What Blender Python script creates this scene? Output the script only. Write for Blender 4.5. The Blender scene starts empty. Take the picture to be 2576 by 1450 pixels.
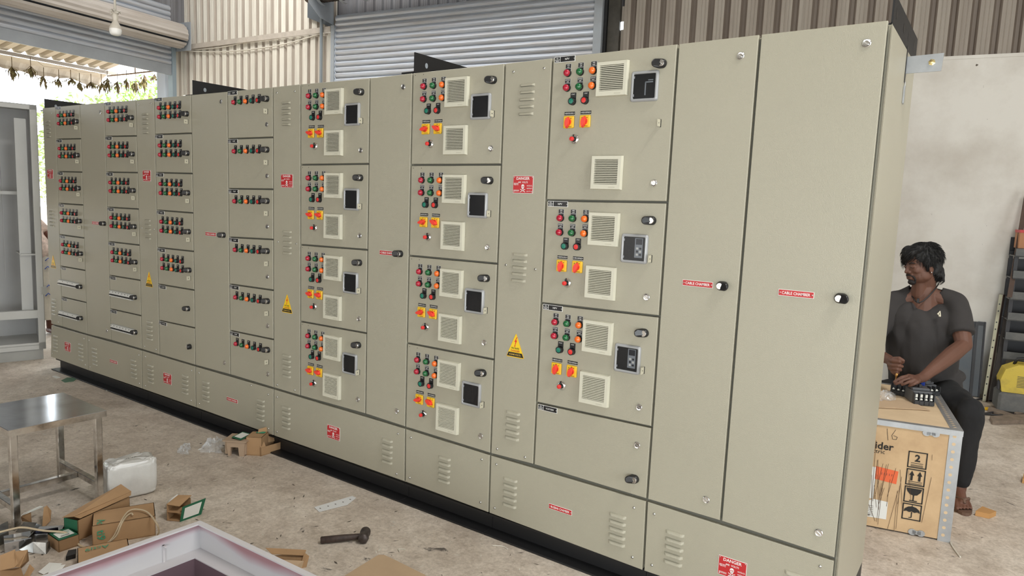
import bpy, bmesh, math, random
from mathutils import Vector, Matrix, Euler, noise
from math import sin, cos, pi, radians
random.seed(7)
V = Vector
SC = bpy.context.scene
COL = SC.collection
# ------------------------------------------------------------------ camera
FPX = 1750.82
YAW, PITCH, ROLL = -0.611068784, 0.118215313, -0.0403178173
CAMP = V((-0.454764967, -2.68412716, 1.63745737))
_cy, _sy, _cp, _sp = cos(YAW), sin(YAW), cos(PITCH), sin(PITCH)
FW = V((_sy*_cp, _cy*_cp, -_sp)); _r = V((_cy, -_sy, 0)); _d = FW.cross(_r)
RT = cos(ROLL)*_r + sin(ROLL)*_d
DN = -sin(ROLL)*_r + cos(ROLL)*_d
cam = bpy.data.cameras.new('camera'); camo = bpy.data.objects.new('camera', cam); COL.objects.link(camo)
cam.sensor_fit = 'HORIZONTAL'; cam.sensor_width = 36.0; cam.lens = 36.0*FPX/2576
cam.clip_start = 0.05; cam.clip_end = 500
camo.matrix_world = Matrix(((RT.x, -DN.x, -FW.x, CAMP.x), (RT.y, -DN.y, -FW.y, CAMP.y), (RT.z, -DN.z, -FW.z, CAMP.z), (0, 0, 0, 1)))
SC.camera = camo
# ------------------------------------------------------------------ light
SC.view_settings.view_transform = 'Standard'; SC.view_settings.look = 'None'
SC.view_settings.gamma = 1; SC.view_settings.use_curve_mapping = False
SC.view_settings.exposure = 0.0
SC.cycles.max_bounces = 8; SC.cycles.diffuse_bounces = 4; SC.cycles.glossy_bounces = 4
SC.cycles.transmission_bounces = 5; SC.cycles.transparent_max_bounces = 8
SC.cycles.caustics_reflective = False; SC.cycles.caustics_refractive = False
SC.cycles.sample_clamp_indirect = 6
W = bpy.data.worlds.new('sky'); SC.world = W; W.use_nodes = True
nt = W.node_tree; nt.nodes.clear()
bg = nt.nodes.new('ShaderNodeBackground'); out = nt.nodes.new('ShaderNodeOutputWorld')
bg.inputs[0].default_value = (0.90, 0.96, 1.0, 1); bg.inputs[1].default_value = 4.4
nt.links.new(bg.outputs[0], out.inputs[0])

def sun(name, d, strength, angle, col):
    l = bpy.data.lights.new(name, 'SUN'); l.energy = strength; l.angle = radians(angle); l.color = col
    o = bpy.data.objects.new(name, l); COL.objects.link(o)
    o.rotation_euler = V(d).to_track_quat('-Z', 'Y').to_euler(); return o
def area(name, loc, d, sx, sy, power, col):
    l = bpy.data.lights.new(name, 'AREA'); l.shape = 'RECTANGLE'; l.size = sx; l.size_y = sy; l.energy = power; l.color = col
    o = bpy.data.objects.new(name, l); COL.objects.link(o); o.location = loc
    o.rotation_euler = V(d).to_track_quat('-Z', 'Y').to_euler(); return o
sun('sun', (-0.55, -0.35, -0.9), 7.0, 0.6, (1.0, 0.95, 0.86))
area('roof_skylight_light', (1.5, -0.9, 6.30), (0, 0, -1), 0.9, 2.0, 265, (1.0, 0.98, 0.94))
area('back_wall_fill', (-7.6, 2.3, 6.30), (0.0, 0.25, -1), 4.5, 1.0, 210, (1.0, 0.98, 0.95))  # added lamp to brighten the back wall, no skylight behind it
area('doorway_light', (4.3, -3.3, 2.0), (-1, 0.30, -0.05), 3.6, 3.4, 22, (0.92, 0.97, 1.0))
area('low_front_fill', (0.6, -5.4, 0.95), (-0.25, 1, -0.03), 3.0, 1.7, 172, (0.90, 0.97, 1.0))  # added lamp behind the camera for the low panels, no window there
area('front_fill', (-5.0, -7.2, 1.8), (0.0, 1, -0.05), 6.0, 2.8, 105, (1.0, 0.97, 0.92))  # added general fill inside the closed front wall, no doorway there

# ------------------------------------------------------------------ projection helpers (measurements to metres)
def ray(px, py):
    return (RT*((px-1288)/FPX) + DN*((py-725)/FPX) + FW)
def onp(px, py, n, d0):
    r = ray(px, py); return CAMP + r*((d0-CAMP.dot(n))/r.dot(n))
XA, YA, ZA = V((1, 0, 0)), V((0, 1, 0)), V((0, 0, 1))
def aty(px, py, y=0.0): return onp(px, py, YA, y)
def atz(px, py, z=0.0): return onp(px, py, ZA, z)
TH = radians(8.5); RM_T = V((cos(TH), sin(TH), 0)); RM_N = V((-sin(TH), cos(TH), 0))
def room(a, b, z=0.0): return RM_T*a + RM_N*b + ZA*z

# ------------------------------------------------------------------ materials
MATS = {}
def mat(name, col, rough=0.5, metal=0.0, bump=0.0, bscale=200, var=0.0, vscale=3, spec=None, alpha=None, emis=None, coat=0, trans=0, stops=None):
    if name in MATS: return MATS[name]
    m = bpy.data.materials.new(name); m.use_nodes = True; t = m.node_tree; b = t.nodes['Principled BSDF']
    c = tuple(col)+(1,)
    b.inputs['Base Color'].default_value = c; b.inputs['Roughness'].default_value = rough; b.inputs['Metallic'].default_value = metal
    if spec is not None: b.inputs['Specular IOR Level'].default_value = spec
    if coat: b.inputs['Coat Weight'].default_value = coat; b.inputs['Coat Roughness'].default_value = 0.15
    if trans: b.inputs['Transmission Weight'].default_value = trans
    if alpha is not None: b.inputs['Alpha'].default_value = alpha
    if emis: b.inputs['Emission Color'].default_value = tuple(emis[:3])+(1,); b.inputs['Emission Strength'].default_value = emis[3]
    tc = t.nodes.new('ShaderNodeTexCoord')
    geo = t.nodes.new('ShaderNodeNewGeometry')
    if var:
        n = t.nodes.new('ShaderNodeTexNoise'); n.inputs['Scale'].default_value = vscale; n.inputs['Detail'].default_value = 6; n.inputs['Roughness'].default_value = 0.62
        t.links.new(geo.outputs['Position'], n.inputs['Vector'])
        r = t.nodes.new('ShaderNodeValToRGB'); t.links.new(n.outputs[0], r.inputs[0])
        r.color_ramp.elements[0].position = 0.3; r.color_ramp.elements[1].position = 0.7
        r.color_ramp.elements[0].color = tuple(max(0, x*(1-var)) for x in col)+(1,)
        r.color_ramp.elements[1].color = tuple(min(1, x*(1+var*0.8)) for x in col)+(1,)
        t.links.new(r.outputs[0], b.inputs['Base Color'])
    if bump:
        n = t.nodes.new('ShaderNodeTexNoise'); n.inputs['Scale'].default_value = bscale; n.inputs['Detail'].default_value = 3
        t.links.new(geo.outputs['Position'], n.inputs['Vector'])
        u = t.nodes.new('ShaderNodeBump'); u.inputs['Strength'].default_value = bump; u.inputs['Distance'].default_value = 0.001
        t.links.new(n.outputs[0], u.inputs['Height']); t.links.new(u.outputs[0], b.inputs['Normal'])
    MATS[name] = m; return m
PAINT = mat('beige_textured_paint', (0.385, 0.362, 0.282), 0.40, bump=0.9, bscale=300, var=0.035, vscale=1.2, spec=0.5)
GAP_SHADE = mat('door_gap_shade', (0.12, 0.118, 0.095), 0.6)  # dark tone behind the doors, painted-in shade for the gaps
GASKET = mat('grey_gasket', (0.27, 0.25, 0.19), 0.7)
GRILLE = mat('cream_plastic', (0.62, 0.60, 0.49), 0.42)
GRILLE_D = mat('grille_recess', (0.13, 0.125, 0.09), 0.8)
BLACK = mat('black_plastic', (0.012, 0.012, 0.013), 0.35)
BLACKM = mat('matt_black_paint', (0.010, 0.010, 0.011), 0.5, bump=0.3, bscale=60)
PLATE = mat('engraved_black', (0.010, 0.010, 0.011), 0.35)
WHITE = mat('white_print', (0.80, 0.80, 0.78), 0.5)
CHROME = mat('chrome', (0.80, 0.80, 0.80), 0.14, 1.0)
ZINC = mat('zinc_screw', (0.66, 0.66, 0.63), 0.28, 1.0)
LRED = mat('red_lens', (0.42, 0.012, 0.035), 0.14, coat=0.6)
LGRN = mat('green_lens', (0.008, 0.12, 0.035), 0.14, coat=0.6)
LAMB = mat('amber_lens', (0.85, 0.16, 0.02), 0.16, coat=0.6)
BGRN = mat('green_button', (0.010, 0.19, 0.125), 0.35)
BRED = mat('red_button', (0.72, 0.035, 0.030), 0.35)
YEL = mat('yellow_plate', (0.83, 0.50, 0.02), 0.4)
SRED = mat('red_selector', (0.85, 0.055, 0.035), 0.3)
DRED = mat('danger_red', (0.50, 0.020, 0.025), 0.4)
CLEAR = mat('clear_polycarbonate', (0.55, 0.56, 0.60), 0.08, alpha=0.42)
WINGL = mat('dark_window', (0.02, 0.021, 0.024), 0.05, coat=0.5, alpha=0.3)
WINFR = mat('grey_window_frame', (0.33, 0.335, 0.34), 0.18, coat=0.4)
KEYPAD = mat('keypad_grey', (0.30, 0.33, 0.37), 0.4)
KEYDARK = mat('keypad_dark', (0.02, 0.024, 0.035), 0.25)
GALV = mat('galvanised', (0.40, 0.41, 0.42), 0.45, 0.75, var=0.15, vscale=12)
BRASS = mat('yellow_zinc', (0.75, 0.60, 0.28), 0.3, 0.9)

def concrete(name, light):
    m = bpy.data.materials.new(name); m.use_nodes = True; t = m.node_tree; b = t.nodes['Principled BSDF']
    L = t.links.new; geo = t.nodes.new('ShaderNodeNewGeometry')
    def N(sc, det, ro=0.6, dist=0.0, off=0):
        n = t.nodes.new('ShaderNodeTexNoise'); n.inputs['Scale'].default_value = sc; n.inputs['Detail'].default_value = det
        n.inputs['Roughness'].default_value = ro; n.inputs['Distortion'].default_value = dist
        mp = t.nodes.new('ShaderNodeMapping'); mp.inputs['Location'].default_value = (off, off*1.7, 0); L(geo.outputs['Position'], mp.inputs[0]); L(mp.outputs[0], n.inputs['Vector']); return n
    def ramp(src, stops):
        r = t.nodes.new('ShaderNodeValToRGB'); L(src, r.inputs[0]); e = r.color_ramp.elements
        e[0].position, e[0].color = stops[0][0], stops[0][1]+(1,); e[1].position, e[1].color = stops[1][0], stops[1][1]+(1,)
        for s in stops[2:]: k = e.new(s[0]); k.color = s[1]+(1,)
        return r
    def mix(a, bb, fac, mode='MIX'):
        x = t.nodes.new('ShaderNodeMix'); x.data_type = 'RGBA'; x.blend_type = mode
        if isinstance(fac, float): x.inputs[0].default_value = fac
        else: L(fac, x.inputs[0])
        L(a, x.inputs[6])
        if isinstance(bb, tuple): x.inputs[7].default_value = bb+(1,)
        else: L(bb, x.inputs[7])
        return x.outputs[2]
    c = [tuple(v*light for v in q) for q in ((0.27, 0.228, 0.188), (0.375, 0.33, 0.282), (0.46, 0.42, 0.37))]
    base = ramp(N(1.3, 10, 0.68, 0.4).outputs[0], [(0.30, c[0]), (0.72, c[2]), (0.5, c[1])]).outputs[0]
    fine = ramp(N(48, 9, 0.78, 0.2, 5).outputs[0], [(0.36, (0.70, 0.68, 0.66)), (0.58, (1.08, 1.08, 1.08))]).outputs[0]
    x = mix(base, fine, 0.85, 'MULTIPLY')
    mid = ramp(N(9, 10, 0.74, 0.5, 11).outputs[0], [(0.38, (0.72, 0.69, 0.66)), (0.56, (1.05, 1.05, 1.05))]).outputs[0]
    x = mix(x, mid, 0.7, 'MULTIPLY')
    st = ramp(N(4.2, 7, 0.62, 2.2, 31).outputs[0], [(0.655, (0, 0, 0)), (0.70, (1, 1, 1))]).outputs[0]
    x = mix(x, (0.10, 0.085, 0.075), st)
    sp = ramp(N(11, 5, 0.6, 1.2, 47).outputs[0], [(0.68, (0, 0, 0)), (0.72, (1, 1, 1))]).outputs[0]
    x = mix(x, (0.52, 0.49, 0.44), sp)
    L(x, b.inputs['Base Color'])
    rr = ramp(N(3, 5, 0.6, 0, 3).outputs[0], [(0.35, (0.48,)*3), (0.7, (0.75,)*3)]); L(rr.outputs[0], b.inputs['Roughness'])
    u = t.nodes.new('ShaderNodeBump'); u.inputs['Strength'].default_value = 0.5; u.inputs['Distance'].default_value = 0.004
    L(N(38, 8, 0.7, 0.5).outputs[0], u.inputs['Height']); L(u.outputs[0], b.inputs['Normal'])
    return m
CONC = concrete('stained_concrete', 1.62)
def dirty(name, col, dirt, sc=2.0, amt=0.5, rough=0.85, stretch=(1, 1, 1), spots=True, metal=0.0):
    m = bpy.data.materials.new(name); m.use_nodes = True; t = m.node_tree; b = t.nodes['Principled BSDF']; L = t.links.new
    geo = t.nodes.new('ShaderNodeNewGeometry'); mp = t.nodes.new('ShaderNodeMapping'); mp.inputs['Scale'].default_value = stretch
    L(geo.outputs['Position'], mp.inputs[0])
    n = t.nodes.new('ShaderNodeTexNoise'); n.inputs['Scale'].default_value = sc; n.inputs['Detail'].default_value = 9; n.inputs['Roughness'].default_value = 0.65; L(mp.outputs[0], n.inputs[0])
    r = t.nodes.new('ShaderNodeValToRGB'); L(n.outputs[0], r.inputs[0]); r.color_ramp.elements[0].position = 0.42; r.color_ramp.elements[1].position = 0.75
    r.color_ramp.elements[0].color = (0, 0, 0, 1); r.color_ramp.elements[1].color = (amt, amt, amt, 1)
    x = t.nodes.new('ShaderNodeMix'); x.data_type = 'RGBA'; L(r.outputs[0], x.inputs[0]); x.inputs[6].default_value = tuple(col)+(1,); x.inputs[7].default_value = tuple(dirt)+(1,)
    o = x.outputs[2]
    if spots:
        n2 = t.nodes.new('ShaderNodeTexNoise'); n2.inputs['Scale'].default_value = 14; n2.inputs['Detail'].default_value = 3; L(geo.outputs['Position'], n2.inputs[0])
        r2 = t.nodes.new('ShaderNodeValToRGB'); L(n2.outputs[0], r2.inputs[0]); r2.color_ramp.elements[0].position = 0.725; r2.color_ramp.elements[1].position = 0.75
        y = t.nodes.new('ShaderNodeMix'); y.data_type = 'RGBA'; L(r2.outputs[0], y.inputs[0]); L(o, y.inputs[6]); y.inputs[7].default_value = (0.10, 0.08, 0.06, 1); o = y.outputs[2]
    L(o, b.inputs['Base Color']); b.inputs['Roughness'].default_value = rough; b.inputs['Metallic'].default_value = metal
    return m
PLASTER = dirty('stained_plaster', (0.72, 0.70, 0.65), (0.40, 0.35, 0.29), 1.4, 0.55)
SHEETL = dirty('galvalume_sheet_light', (0.72, 0.69, 0.61), (0.36, 0.31, 0.26), 1.2, 0.7, 0.5, (3, 3, 0.35), False)
SHEETR = dirty('galvalume_sheet_dusty', (0.34, 0.305, 0.26), (0.20, 0.16, 0.13), 1.2, 0.8, 0.6, (4, 4, 0.3), False)
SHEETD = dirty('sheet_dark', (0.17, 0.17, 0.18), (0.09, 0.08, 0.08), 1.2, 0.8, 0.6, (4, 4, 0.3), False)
SHUT = dirty('shutter_steel', (0.46, 0.50, 0.56), (0.33, 0.27, 0.21), 3.0, 0.6, 0.42, (0.6, 0.6, 9), False, 0.35)
SHUTF = dirty('shutter_frame', (0.30, 0.33, 0.36), (0.22, 0.20, 0.18), 3, 0.5, 0.5, spots=False)
HOOD = dirty('shutter_roll', (0.42, 0.385, 0.35), (0.24, 0.20, 0.16), 2, 0.6, 0.55, (0.5, 0.5, 4), False)

# ------------------------------------------------------------------ mesh builder
class MB:
    def __init__(s): s.v = []; s.f = []; s.m = []; s.mats = []; s.sm = []
    def mi(s, m):
        if m not in s.mats: s.mats.append(m)
        return s.mats.index(m)
    def add(s, vs, fs, m, smooth=False):
        o = len(s.v); k = s.mi(m); s.v += [V(v) for v in vs]
        for f in fs: s.f.append([i+o for i in f]); s.m.append(k); s.sm.append(smooth)
        return s
    def box(s, c, d, m, R=None, ch=0.0):
        c = V(c); x, y, z = d[0]/2, d[1]/2, d[2]/2
        if ch:  # chamfered box: 24 verts
            ch = min(ch, x*.9, y*.9, z*.9); vs = []; idx = {}
            for sx in (-1, 1):
                for sy in (-1, 1):
                    for sz in (-1, 1):
                        for a in range(3):
                            p = [sx*(x-ch), sy*(y-ch), sz*(z-ch)]; p[a] = (sx*x, sy*y, sz*z)[a]
                            idx[(sx, sy, sz, a)] = len(vs); vs.append(V(p))
            fs = []
            for a in range(3):
                b1, b2 = (a+1) % 3, (a+2) % 3
                for sa in (-1, 1):
                    q = []
                    for (u, w) in ((-1, -1), (1, -1), (1, 1), (-1, 1)):
                        k = [0, 0, 0]; k[a] = sa; k[b1] = u; k[b2] = w; q.append(idx[(k[0], k[1], k[2], a)])
                    fs.append(q if sa > 0 else q[::-1])
                for u in (-1, 1):
                    for w in (-1, 1):
                        def I(sa, ax):
                            k = [0, 0, 0]; k[a] = sa; k[b1] = u; k[b2] = w; return idx[(k[0], k[1], k[2], ax)]
                        q = [I(-1, b1), I(1, b1), I(1, b2), I(-1, b2)]
                        fs.append(q if u*w < 0 else q[::-1])
            for sx in (-1, 1):
                for sy in (-1, 1):
                    for sz in (-1, 1):
                        q = [idx[(sx, sy, sz, a)] for a in range(3)]
                        fs.append(q if sx*sy*sz > 0 else q[::-1])
        else:
            vs = [V((i, j, k)) for i in (-x, x) for j in (-y, y) for k in (-z, z)]
            fs = [(0, 1, 3, 2), (4, 6, 7, 5), (0, 4, 5, 1), (2, 3, 7, 6), (0, 2, 6, 4), (1, 5, 7, 3)]
        if R is not None: vs = [R @ v for v in vs]
        return s.add([v+c for v in vs], fs, m)
    def prism(s, poly, ext, m, capm=None):  # poly: list of V, ext: vector
        n = len(poly); poly = [V(p) for p in poly]; ext = V(ext)
        nn = V((0, 0, 0))
        for i in range(n): nn += poly[i].cross(poly[(i+1) % n])
        if nn.dot(ext) > 0: poly = poly[::-1]
        vs = poly+[p+ext for p in poly]
        s.add(vs, [[(i+1) % n, i, i+n, (i+1) % n+n] for i in range(n)], m)
        s.add(vs, [list(range(n))], capm or m); s.add(vs, [[2*n-1-i for i in range(n)]], m)
        return s
    def cyl(s, a, b, r, m, n=16, r2=None, smooth=True, caps=True):
        a, b = V(a), V(b); r2 = r if r2 is None else r2; z = (b-a).normalized()
        x = z.orthogonal().normalized(); y = z.cross(x)
        vs = [a+(x*cos(2*pi*i/n)+y*sin(2*pi*i/n))*r for i in range(n)]+[b+(x*cos(2*pi*i/n)+y*sin(2*pi*i/n))*r2 for i in range(n)]
        s.add(vs, [[i, (i+1) % n, (i+1) % n+n, i+n] for i in range(n)], m, smooth)
        if caps: s.add(vs[:n], [list(range(n))[::-1]], m); s.add(vs[n:], [list(range(n))], m)
        return s
    def lathe(s, c, ax, prof, m, n=20, smooth=True):  # prof: (dist along axis, radius)
        c, z = V(c), V(ax).normalized(); x = z.orthogonal().normalized(); y = z.cross(x)
        vs = []; 
        for (h, r) in prof: vs += [c+z*h+(x*cos(2*pi*i/n)+y*sin(2*pi*i/n))*max(r, 1e-5) for i in range(n)]
        fs = []
        for k in range(len(prof)-1): fs += [[k*n+i, k*n+(i+1) % n, (k+1)*n+(i+1) % n, (k+1)*n+i] for i in range(n)]
        return s.add(vs, fs, m, smooth)
    def tube(s, pts, r, m, n=8, rr=None):
        pts = [V(p) for p in pts]; vs = []; up = None
        for i, p in enumerate(pts):
            t = (pts[min(i+1, len(pts)-1)]-pts[max(i-1, 0)]).normalized()
            x = (up - t*up.dot(t)).normalized() if up is not None and abs(up.dot(t)) < .999 else t.orthogonal().normalized()
            up = x; y = t.cross(x); q = rr[i] if rr else r
            vs += [p+(x*cos(2*pi*k/n)+y*sin(2*pi*k/n))*q for k in range(n)]
        fs = [[i*n+k, i*n+(k+1) % n, (i+1)*n+(k+1) % n, (i+1)*n+k] for i in range(len(pts)-1) for k in range(n)]
        fs += [list(range(n))[::-1], [(len(pts)-1)*n+k for k in range(n)]]
        return s.add(vs, fs, m, True)
    def ball(s, c, r, m, R=None, nu=16, nv=10):
        c = V(c); r = (r, r, r) if isinstance(r, (int, float)) else r; vs = []; fs = []
        for j in range(nv+1):
            a = pi*j/nv
            for i in range(nu):
                p = V((sin(a)*cos(2*pi*i/nu)*r[0], sin(a)*sin(2*pi*i/nu)*r[1], cos(a)*r[2])); vs.append(c+(R @ p if R is not None else p))
        for j in range(nv):
            for i in range(nu): fs.append([j*nu+i, (j+1)*nu+i, (j+1)*nu+(i+1) % nu, j*nu+(i+1) % nu])
        return s.add(vs, fs, m, True)
    def build(s, name, parent=None, loc=None, mesh=False):
        o0 = V(loc) if loc is not None else V((0, 0, 0))
        me = bpy.data.meshes.new(name); me.from_pydata([v-o0 for v in s.v], [], s.f)
        for m in s.mats: me.materials.append(m)
        me.polygons.foreach_set('material_index', s.m); me.polygons.foreach_set('use_smooth', s.sm); me.update()
        if mesh: return me
        return link(name, me, parent, o0)
WORLD = {}
def link(name, me, parent=None, loc=(0, 0, 0)):  # loc in world metres; parents carry no rotation
    o = bpy.data.objects.new(name, me); COL.objects.link(o); loc = V(loc)
    if parent is not None: o.parent = parent; o.location = loc-WORLD[parent.name]
    else: o.location = loc
    WORLD[o.name] = loc; return o
def thing(name, label, cat, loc, group=None):
    o = link(name, None, None, loc); tag(o, label, cat, group); return o
def tag(o, label, cat, group=None, kind=None):
    o['label'] = label; o['category'] = cat
    if group: o['group'] = group
    if kind: o['kind'] = kind
    return o
def struct(o, label=None):
    o['kind'] = 'structure'
    if label: o['label'] = label
    return o
_TX = {}
def text(s, h, wmax=None, bold=0.0):
    """flat letters: (points in x/z, faces), centred, cap height h"""
    k = (s, h, wmax, bold)
    if k in _TX: return _TX[k]
    cu = bpy.data.curves.new('t', 'FONT'); cu.body = s; cu.size = 1; cu.resolution_u = 2; cu.offset = bold
    cu.align_x = 'CENTER'; cu.align_y = 'CENTER'
    o = bpy.data.objects.new('t', cu); COL.objects.link(o)
    dg = bpy.context.evaluated_depsgraph_get(); me = o.evaluated_get(dg).to_mesh()
    vs = [(v.co.x, v.co.y) for v in me.vertices]; fs = [list(p.vertices) for p in me.polygons]
    o.evaluated_get(dg).to_mesh_clear(); bpy.data.objects.remove(o); bpy.data.curves.remove(cu)
    if not vs: _TX[k] = ([], []); return _TX[k]
    x0, x1 = min(v[0] for v in vs), max(v[0] for v in vs); z0, z1 = min(v[1] for v in vs), max(v[1] for v in vs)
    sc = h/max(z1-z0, 1e-6); sx = sc
    if wmax: sx = min(sc, wmax/(x1-x0)) if (x1-x0)*sc > wmax else sc
    _TX[k] = ([((v[0]-(x0+x1)/2)*sx, (v[1]-(z0+z1)/2)*sc) for v in vs], fs); return _TX[k]
def put_text(mb, s, c, h, m, wmax=None, X=V((1, 0, 0)), Z=V((0, 0, 1)), bold=0.0):
    vs, fs = text(s, h, wmax, bold)
    if vs: mb.add([V(c)+X*v[0]+Z*v[1] for v in vs], fs, m)

# ------------------------------------------------------------------ the setting
BW, LW, ROOF = 5.36, -10.9, 6.5           # back wall (b), left wall (a) in room axes, eaves
A1, B0 = 4.9, -7.8
def rquad(mb, a0, b0, a1, b1, z0, z1, m, th=0.12, out=None):
    p, q = room(a0, b0), room(a1, b1); d = (q-p).normalized(); n = V((d.y, -d.x, 0)) if out is None else out
    mb.prism([p+ZA*z0, q+ZA*z0, q+ZA*z1, p+ZA*z1], n*th, m)
mb = MB(); c4 = [room(LW-0.05, B0), room(A1, B0), room(A1, BW+.1), room(LW-0.05, BW+.1)]
mb.prism(c4, (0, 0, -0.1), CONC); fl = struct(mb.build('floor'))
GROUND = dirty('sunlit_ground', (0.50, 0.42, 0.33), (0.35, 0.30, 0.24), 1.5, 0.6)
mb = MB(); mb.prism([room(-60, -40, -.012), room(LW-0.05, -40, -.012), room(LW-0.05, 45, -.012), room(-60, 45, -.012)], (0, 0, -0.1), GROUND); struct(mb.build('ground'))
mb = MB(); mb.prism([p+ZA*ROOF for p in c4], (0, 0, 0.06), mat('roof_sheet', (0.42, 0.41, 0.39), 0.6))
struct(mb.build('ceiling'))
# back wall, plastered lower part
mb = MB(); rquad(mb, -3.2, BW, A1, BW, 0, 3.20, PLASTER, -0.15)
n = 40; top = []
for i in range(n):   # ragged mortar edge
    a = -3.2+(A1+3.2)*i/(n-1); top.append(room(a, BW-0.004, 3.195+random.uniform(-.004, .018)))
for i in range(n-1):
    p, q = top[i], top[i+1]; mb.prism([V((p.x, p.y, 3.18)), V((q.x, q.y, 3.18)), q, p], RM_N*0.15, PLASTER)
wb = struct(mb.build('wall_back'))
mb = MB(); rquad(mb, LW, BW+.02, -3.2, BW+.02, 0, 3.20, PLASTER, -0.13); struct(mb.build('lower_wall', wb))
PAN = {'galvalume_sheet_light': dirty('sheet_pan_shade', (.42, .37, .31), (.24, .19, .15), 2, .7, .6, (3, 3, .4), False), 'galvalume_sheet_dusty': dirty('dusty_pan_shade', (.20, .165, .135), (.12, .09, .07), 2, .7, .6, (3, 3, .4), False)}  # darker pans and slopes: rib shade painted into the cladding colour
def corrugated(name, parent, P, D, Nn, length, pitch, z0, z1, m, seed=0, dep=0.028, holes=()):
    """trapezoidal sheet: ribs every pitch, two small stiffening beads between ribs"""
    rnd = random.Random(seed); mb = MB(); pts = []; u = 0.0
    prof = [(0, 1), (.14, 1), (.17, 1.14), (.20, 1), (.36, 1), (.39, 1.14), (.42, 1), (.58, 1), (.70, 0), (.86, 0), (.98, 1)]
    k = 0
    while k*pitch < length:
        for (a, h) in prof:
            if k*pitch+a*pitch <= length: pts.append((k*pitch+a*pitch, h*dep))
        k += 1
    pts.append((length+.012, dep))
    bands = [(z0, z1, None)]
    for (z0b, z1b, hl) in (holes or [(z0, z1, None)]):
        for i in range(len(pts)-1):
            (u0, h0), (u1, h1) = pts[i], pts[i+1]
            if hl and u0 < hl[1] and u1 > hl[0]: continue
            a, b = P+D*u0+Nn*h0, P+D*u1+Nn*h1
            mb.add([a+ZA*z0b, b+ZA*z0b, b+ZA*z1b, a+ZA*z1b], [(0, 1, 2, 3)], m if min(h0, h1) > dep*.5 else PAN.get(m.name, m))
    return mb.build(name, parent, P+ZA*z0)
# corrugated cladding: sheets about a metre wide, each its own part
ins = -RM_N
k = 0; a = LW
while a < -7.75:
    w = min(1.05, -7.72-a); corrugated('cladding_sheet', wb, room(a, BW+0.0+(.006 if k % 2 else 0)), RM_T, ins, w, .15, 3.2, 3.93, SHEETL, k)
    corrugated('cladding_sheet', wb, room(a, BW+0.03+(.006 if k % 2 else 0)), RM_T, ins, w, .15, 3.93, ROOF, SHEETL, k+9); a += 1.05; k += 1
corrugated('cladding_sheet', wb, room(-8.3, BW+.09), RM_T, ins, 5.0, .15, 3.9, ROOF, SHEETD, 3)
a = -3.72; first = True
while a < A1:
    w = min(1.05, A1-a)
    hl = ([(3.2, 3.70, None), (3.70, 3.79, (0.10, 0.175)), (3.79, 3.96, None), (3.96, 4.08, (0.09, 0.18)), (4.08, ROOF, None)] if first else ())
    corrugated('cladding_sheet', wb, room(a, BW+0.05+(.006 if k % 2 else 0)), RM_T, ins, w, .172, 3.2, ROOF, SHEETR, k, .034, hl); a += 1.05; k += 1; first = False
mb = MB(); mb.prism([room(-3.2, BW+.0, 3.2), room(A1, BW, 3.2), room(A1, BW+.15, 3.2), room(-3.2, BW+.15, 3.2)], (0, 0, .012), PLASTER); mb.build('wall_ledge', wb)
# angle girt along the left half of the back wall
GIRT = mat('girt_paint', (0.50, 0.45, 0.39), .6, var=.15, vscale=8)
mb = MB(); g0, g1 = room(LW+.02, BW-.02, 3.90), room(-7.80, BW-.02, 3.965)
mb.prism([g0, g0+V((0, 0, .075)), g1+V((0, 0, .075)), g1], RM_N*-.05, GIRT); mb.build('wall_girt', wb)
# left wall above and beside the opening
wl = struct(MB().add([room(LW, -7.8, 3.2), room(LW, -7.79, 3.2), room(LW, -7.79, 3.3)], [(0, 1, 2)], SHEETD).build('wall_left'))
for i in range(5):
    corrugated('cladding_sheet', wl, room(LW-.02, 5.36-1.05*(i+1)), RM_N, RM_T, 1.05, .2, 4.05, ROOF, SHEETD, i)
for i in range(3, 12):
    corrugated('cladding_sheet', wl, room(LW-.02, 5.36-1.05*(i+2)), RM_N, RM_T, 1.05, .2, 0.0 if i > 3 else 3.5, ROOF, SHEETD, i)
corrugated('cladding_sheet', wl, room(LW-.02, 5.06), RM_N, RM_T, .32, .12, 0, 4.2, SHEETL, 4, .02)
mb = MB(); rquad(mb, A1, B0, A1, -5.4, 0, ROOF, PLASTER, .1, RM_T); rquad(mb, A1, -1.2, A1, BW, 0, ROOF, PLASTER, .1, RM_T); rquad(mb, A1, -5.4, A1, -1.2, 3.9, ROOF, PLASTER, .1, RM_T)
struct(mb.build('wall_right'))
mb = MB(); rquad(mb, LW, B0, A1, B0, 0, ROOF, PLASTER, .1, -RM_N)
struct(mb.build('wall_front'))

# roller shutters --------------------------------------------------
def slat_mesh(P, D, Nn, L, pitch, m):
    """one curled slat: convex inward curve with a small interlock lip"""
    mb = MB(); prof = [(0, 0.004), (.06, .012), (.22, .021), (.42, .025), (.62, .022), (.80, .012), (.88, .004), (.94, -.002), (1.0, .004)]
    for i in range(len(prof)-1):
        (z0, h0), (z1, h1) = prof[i], prof[i+1]
        a, b = P+Nn*h0+ZA*(z0*pitch), P+Nn*h1+ZA*(z1*pitch)
        mb.add([a, a+D*L, b+D*L, b], [(0, 1, 2, 3)], m, True)
    return mb
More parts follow.
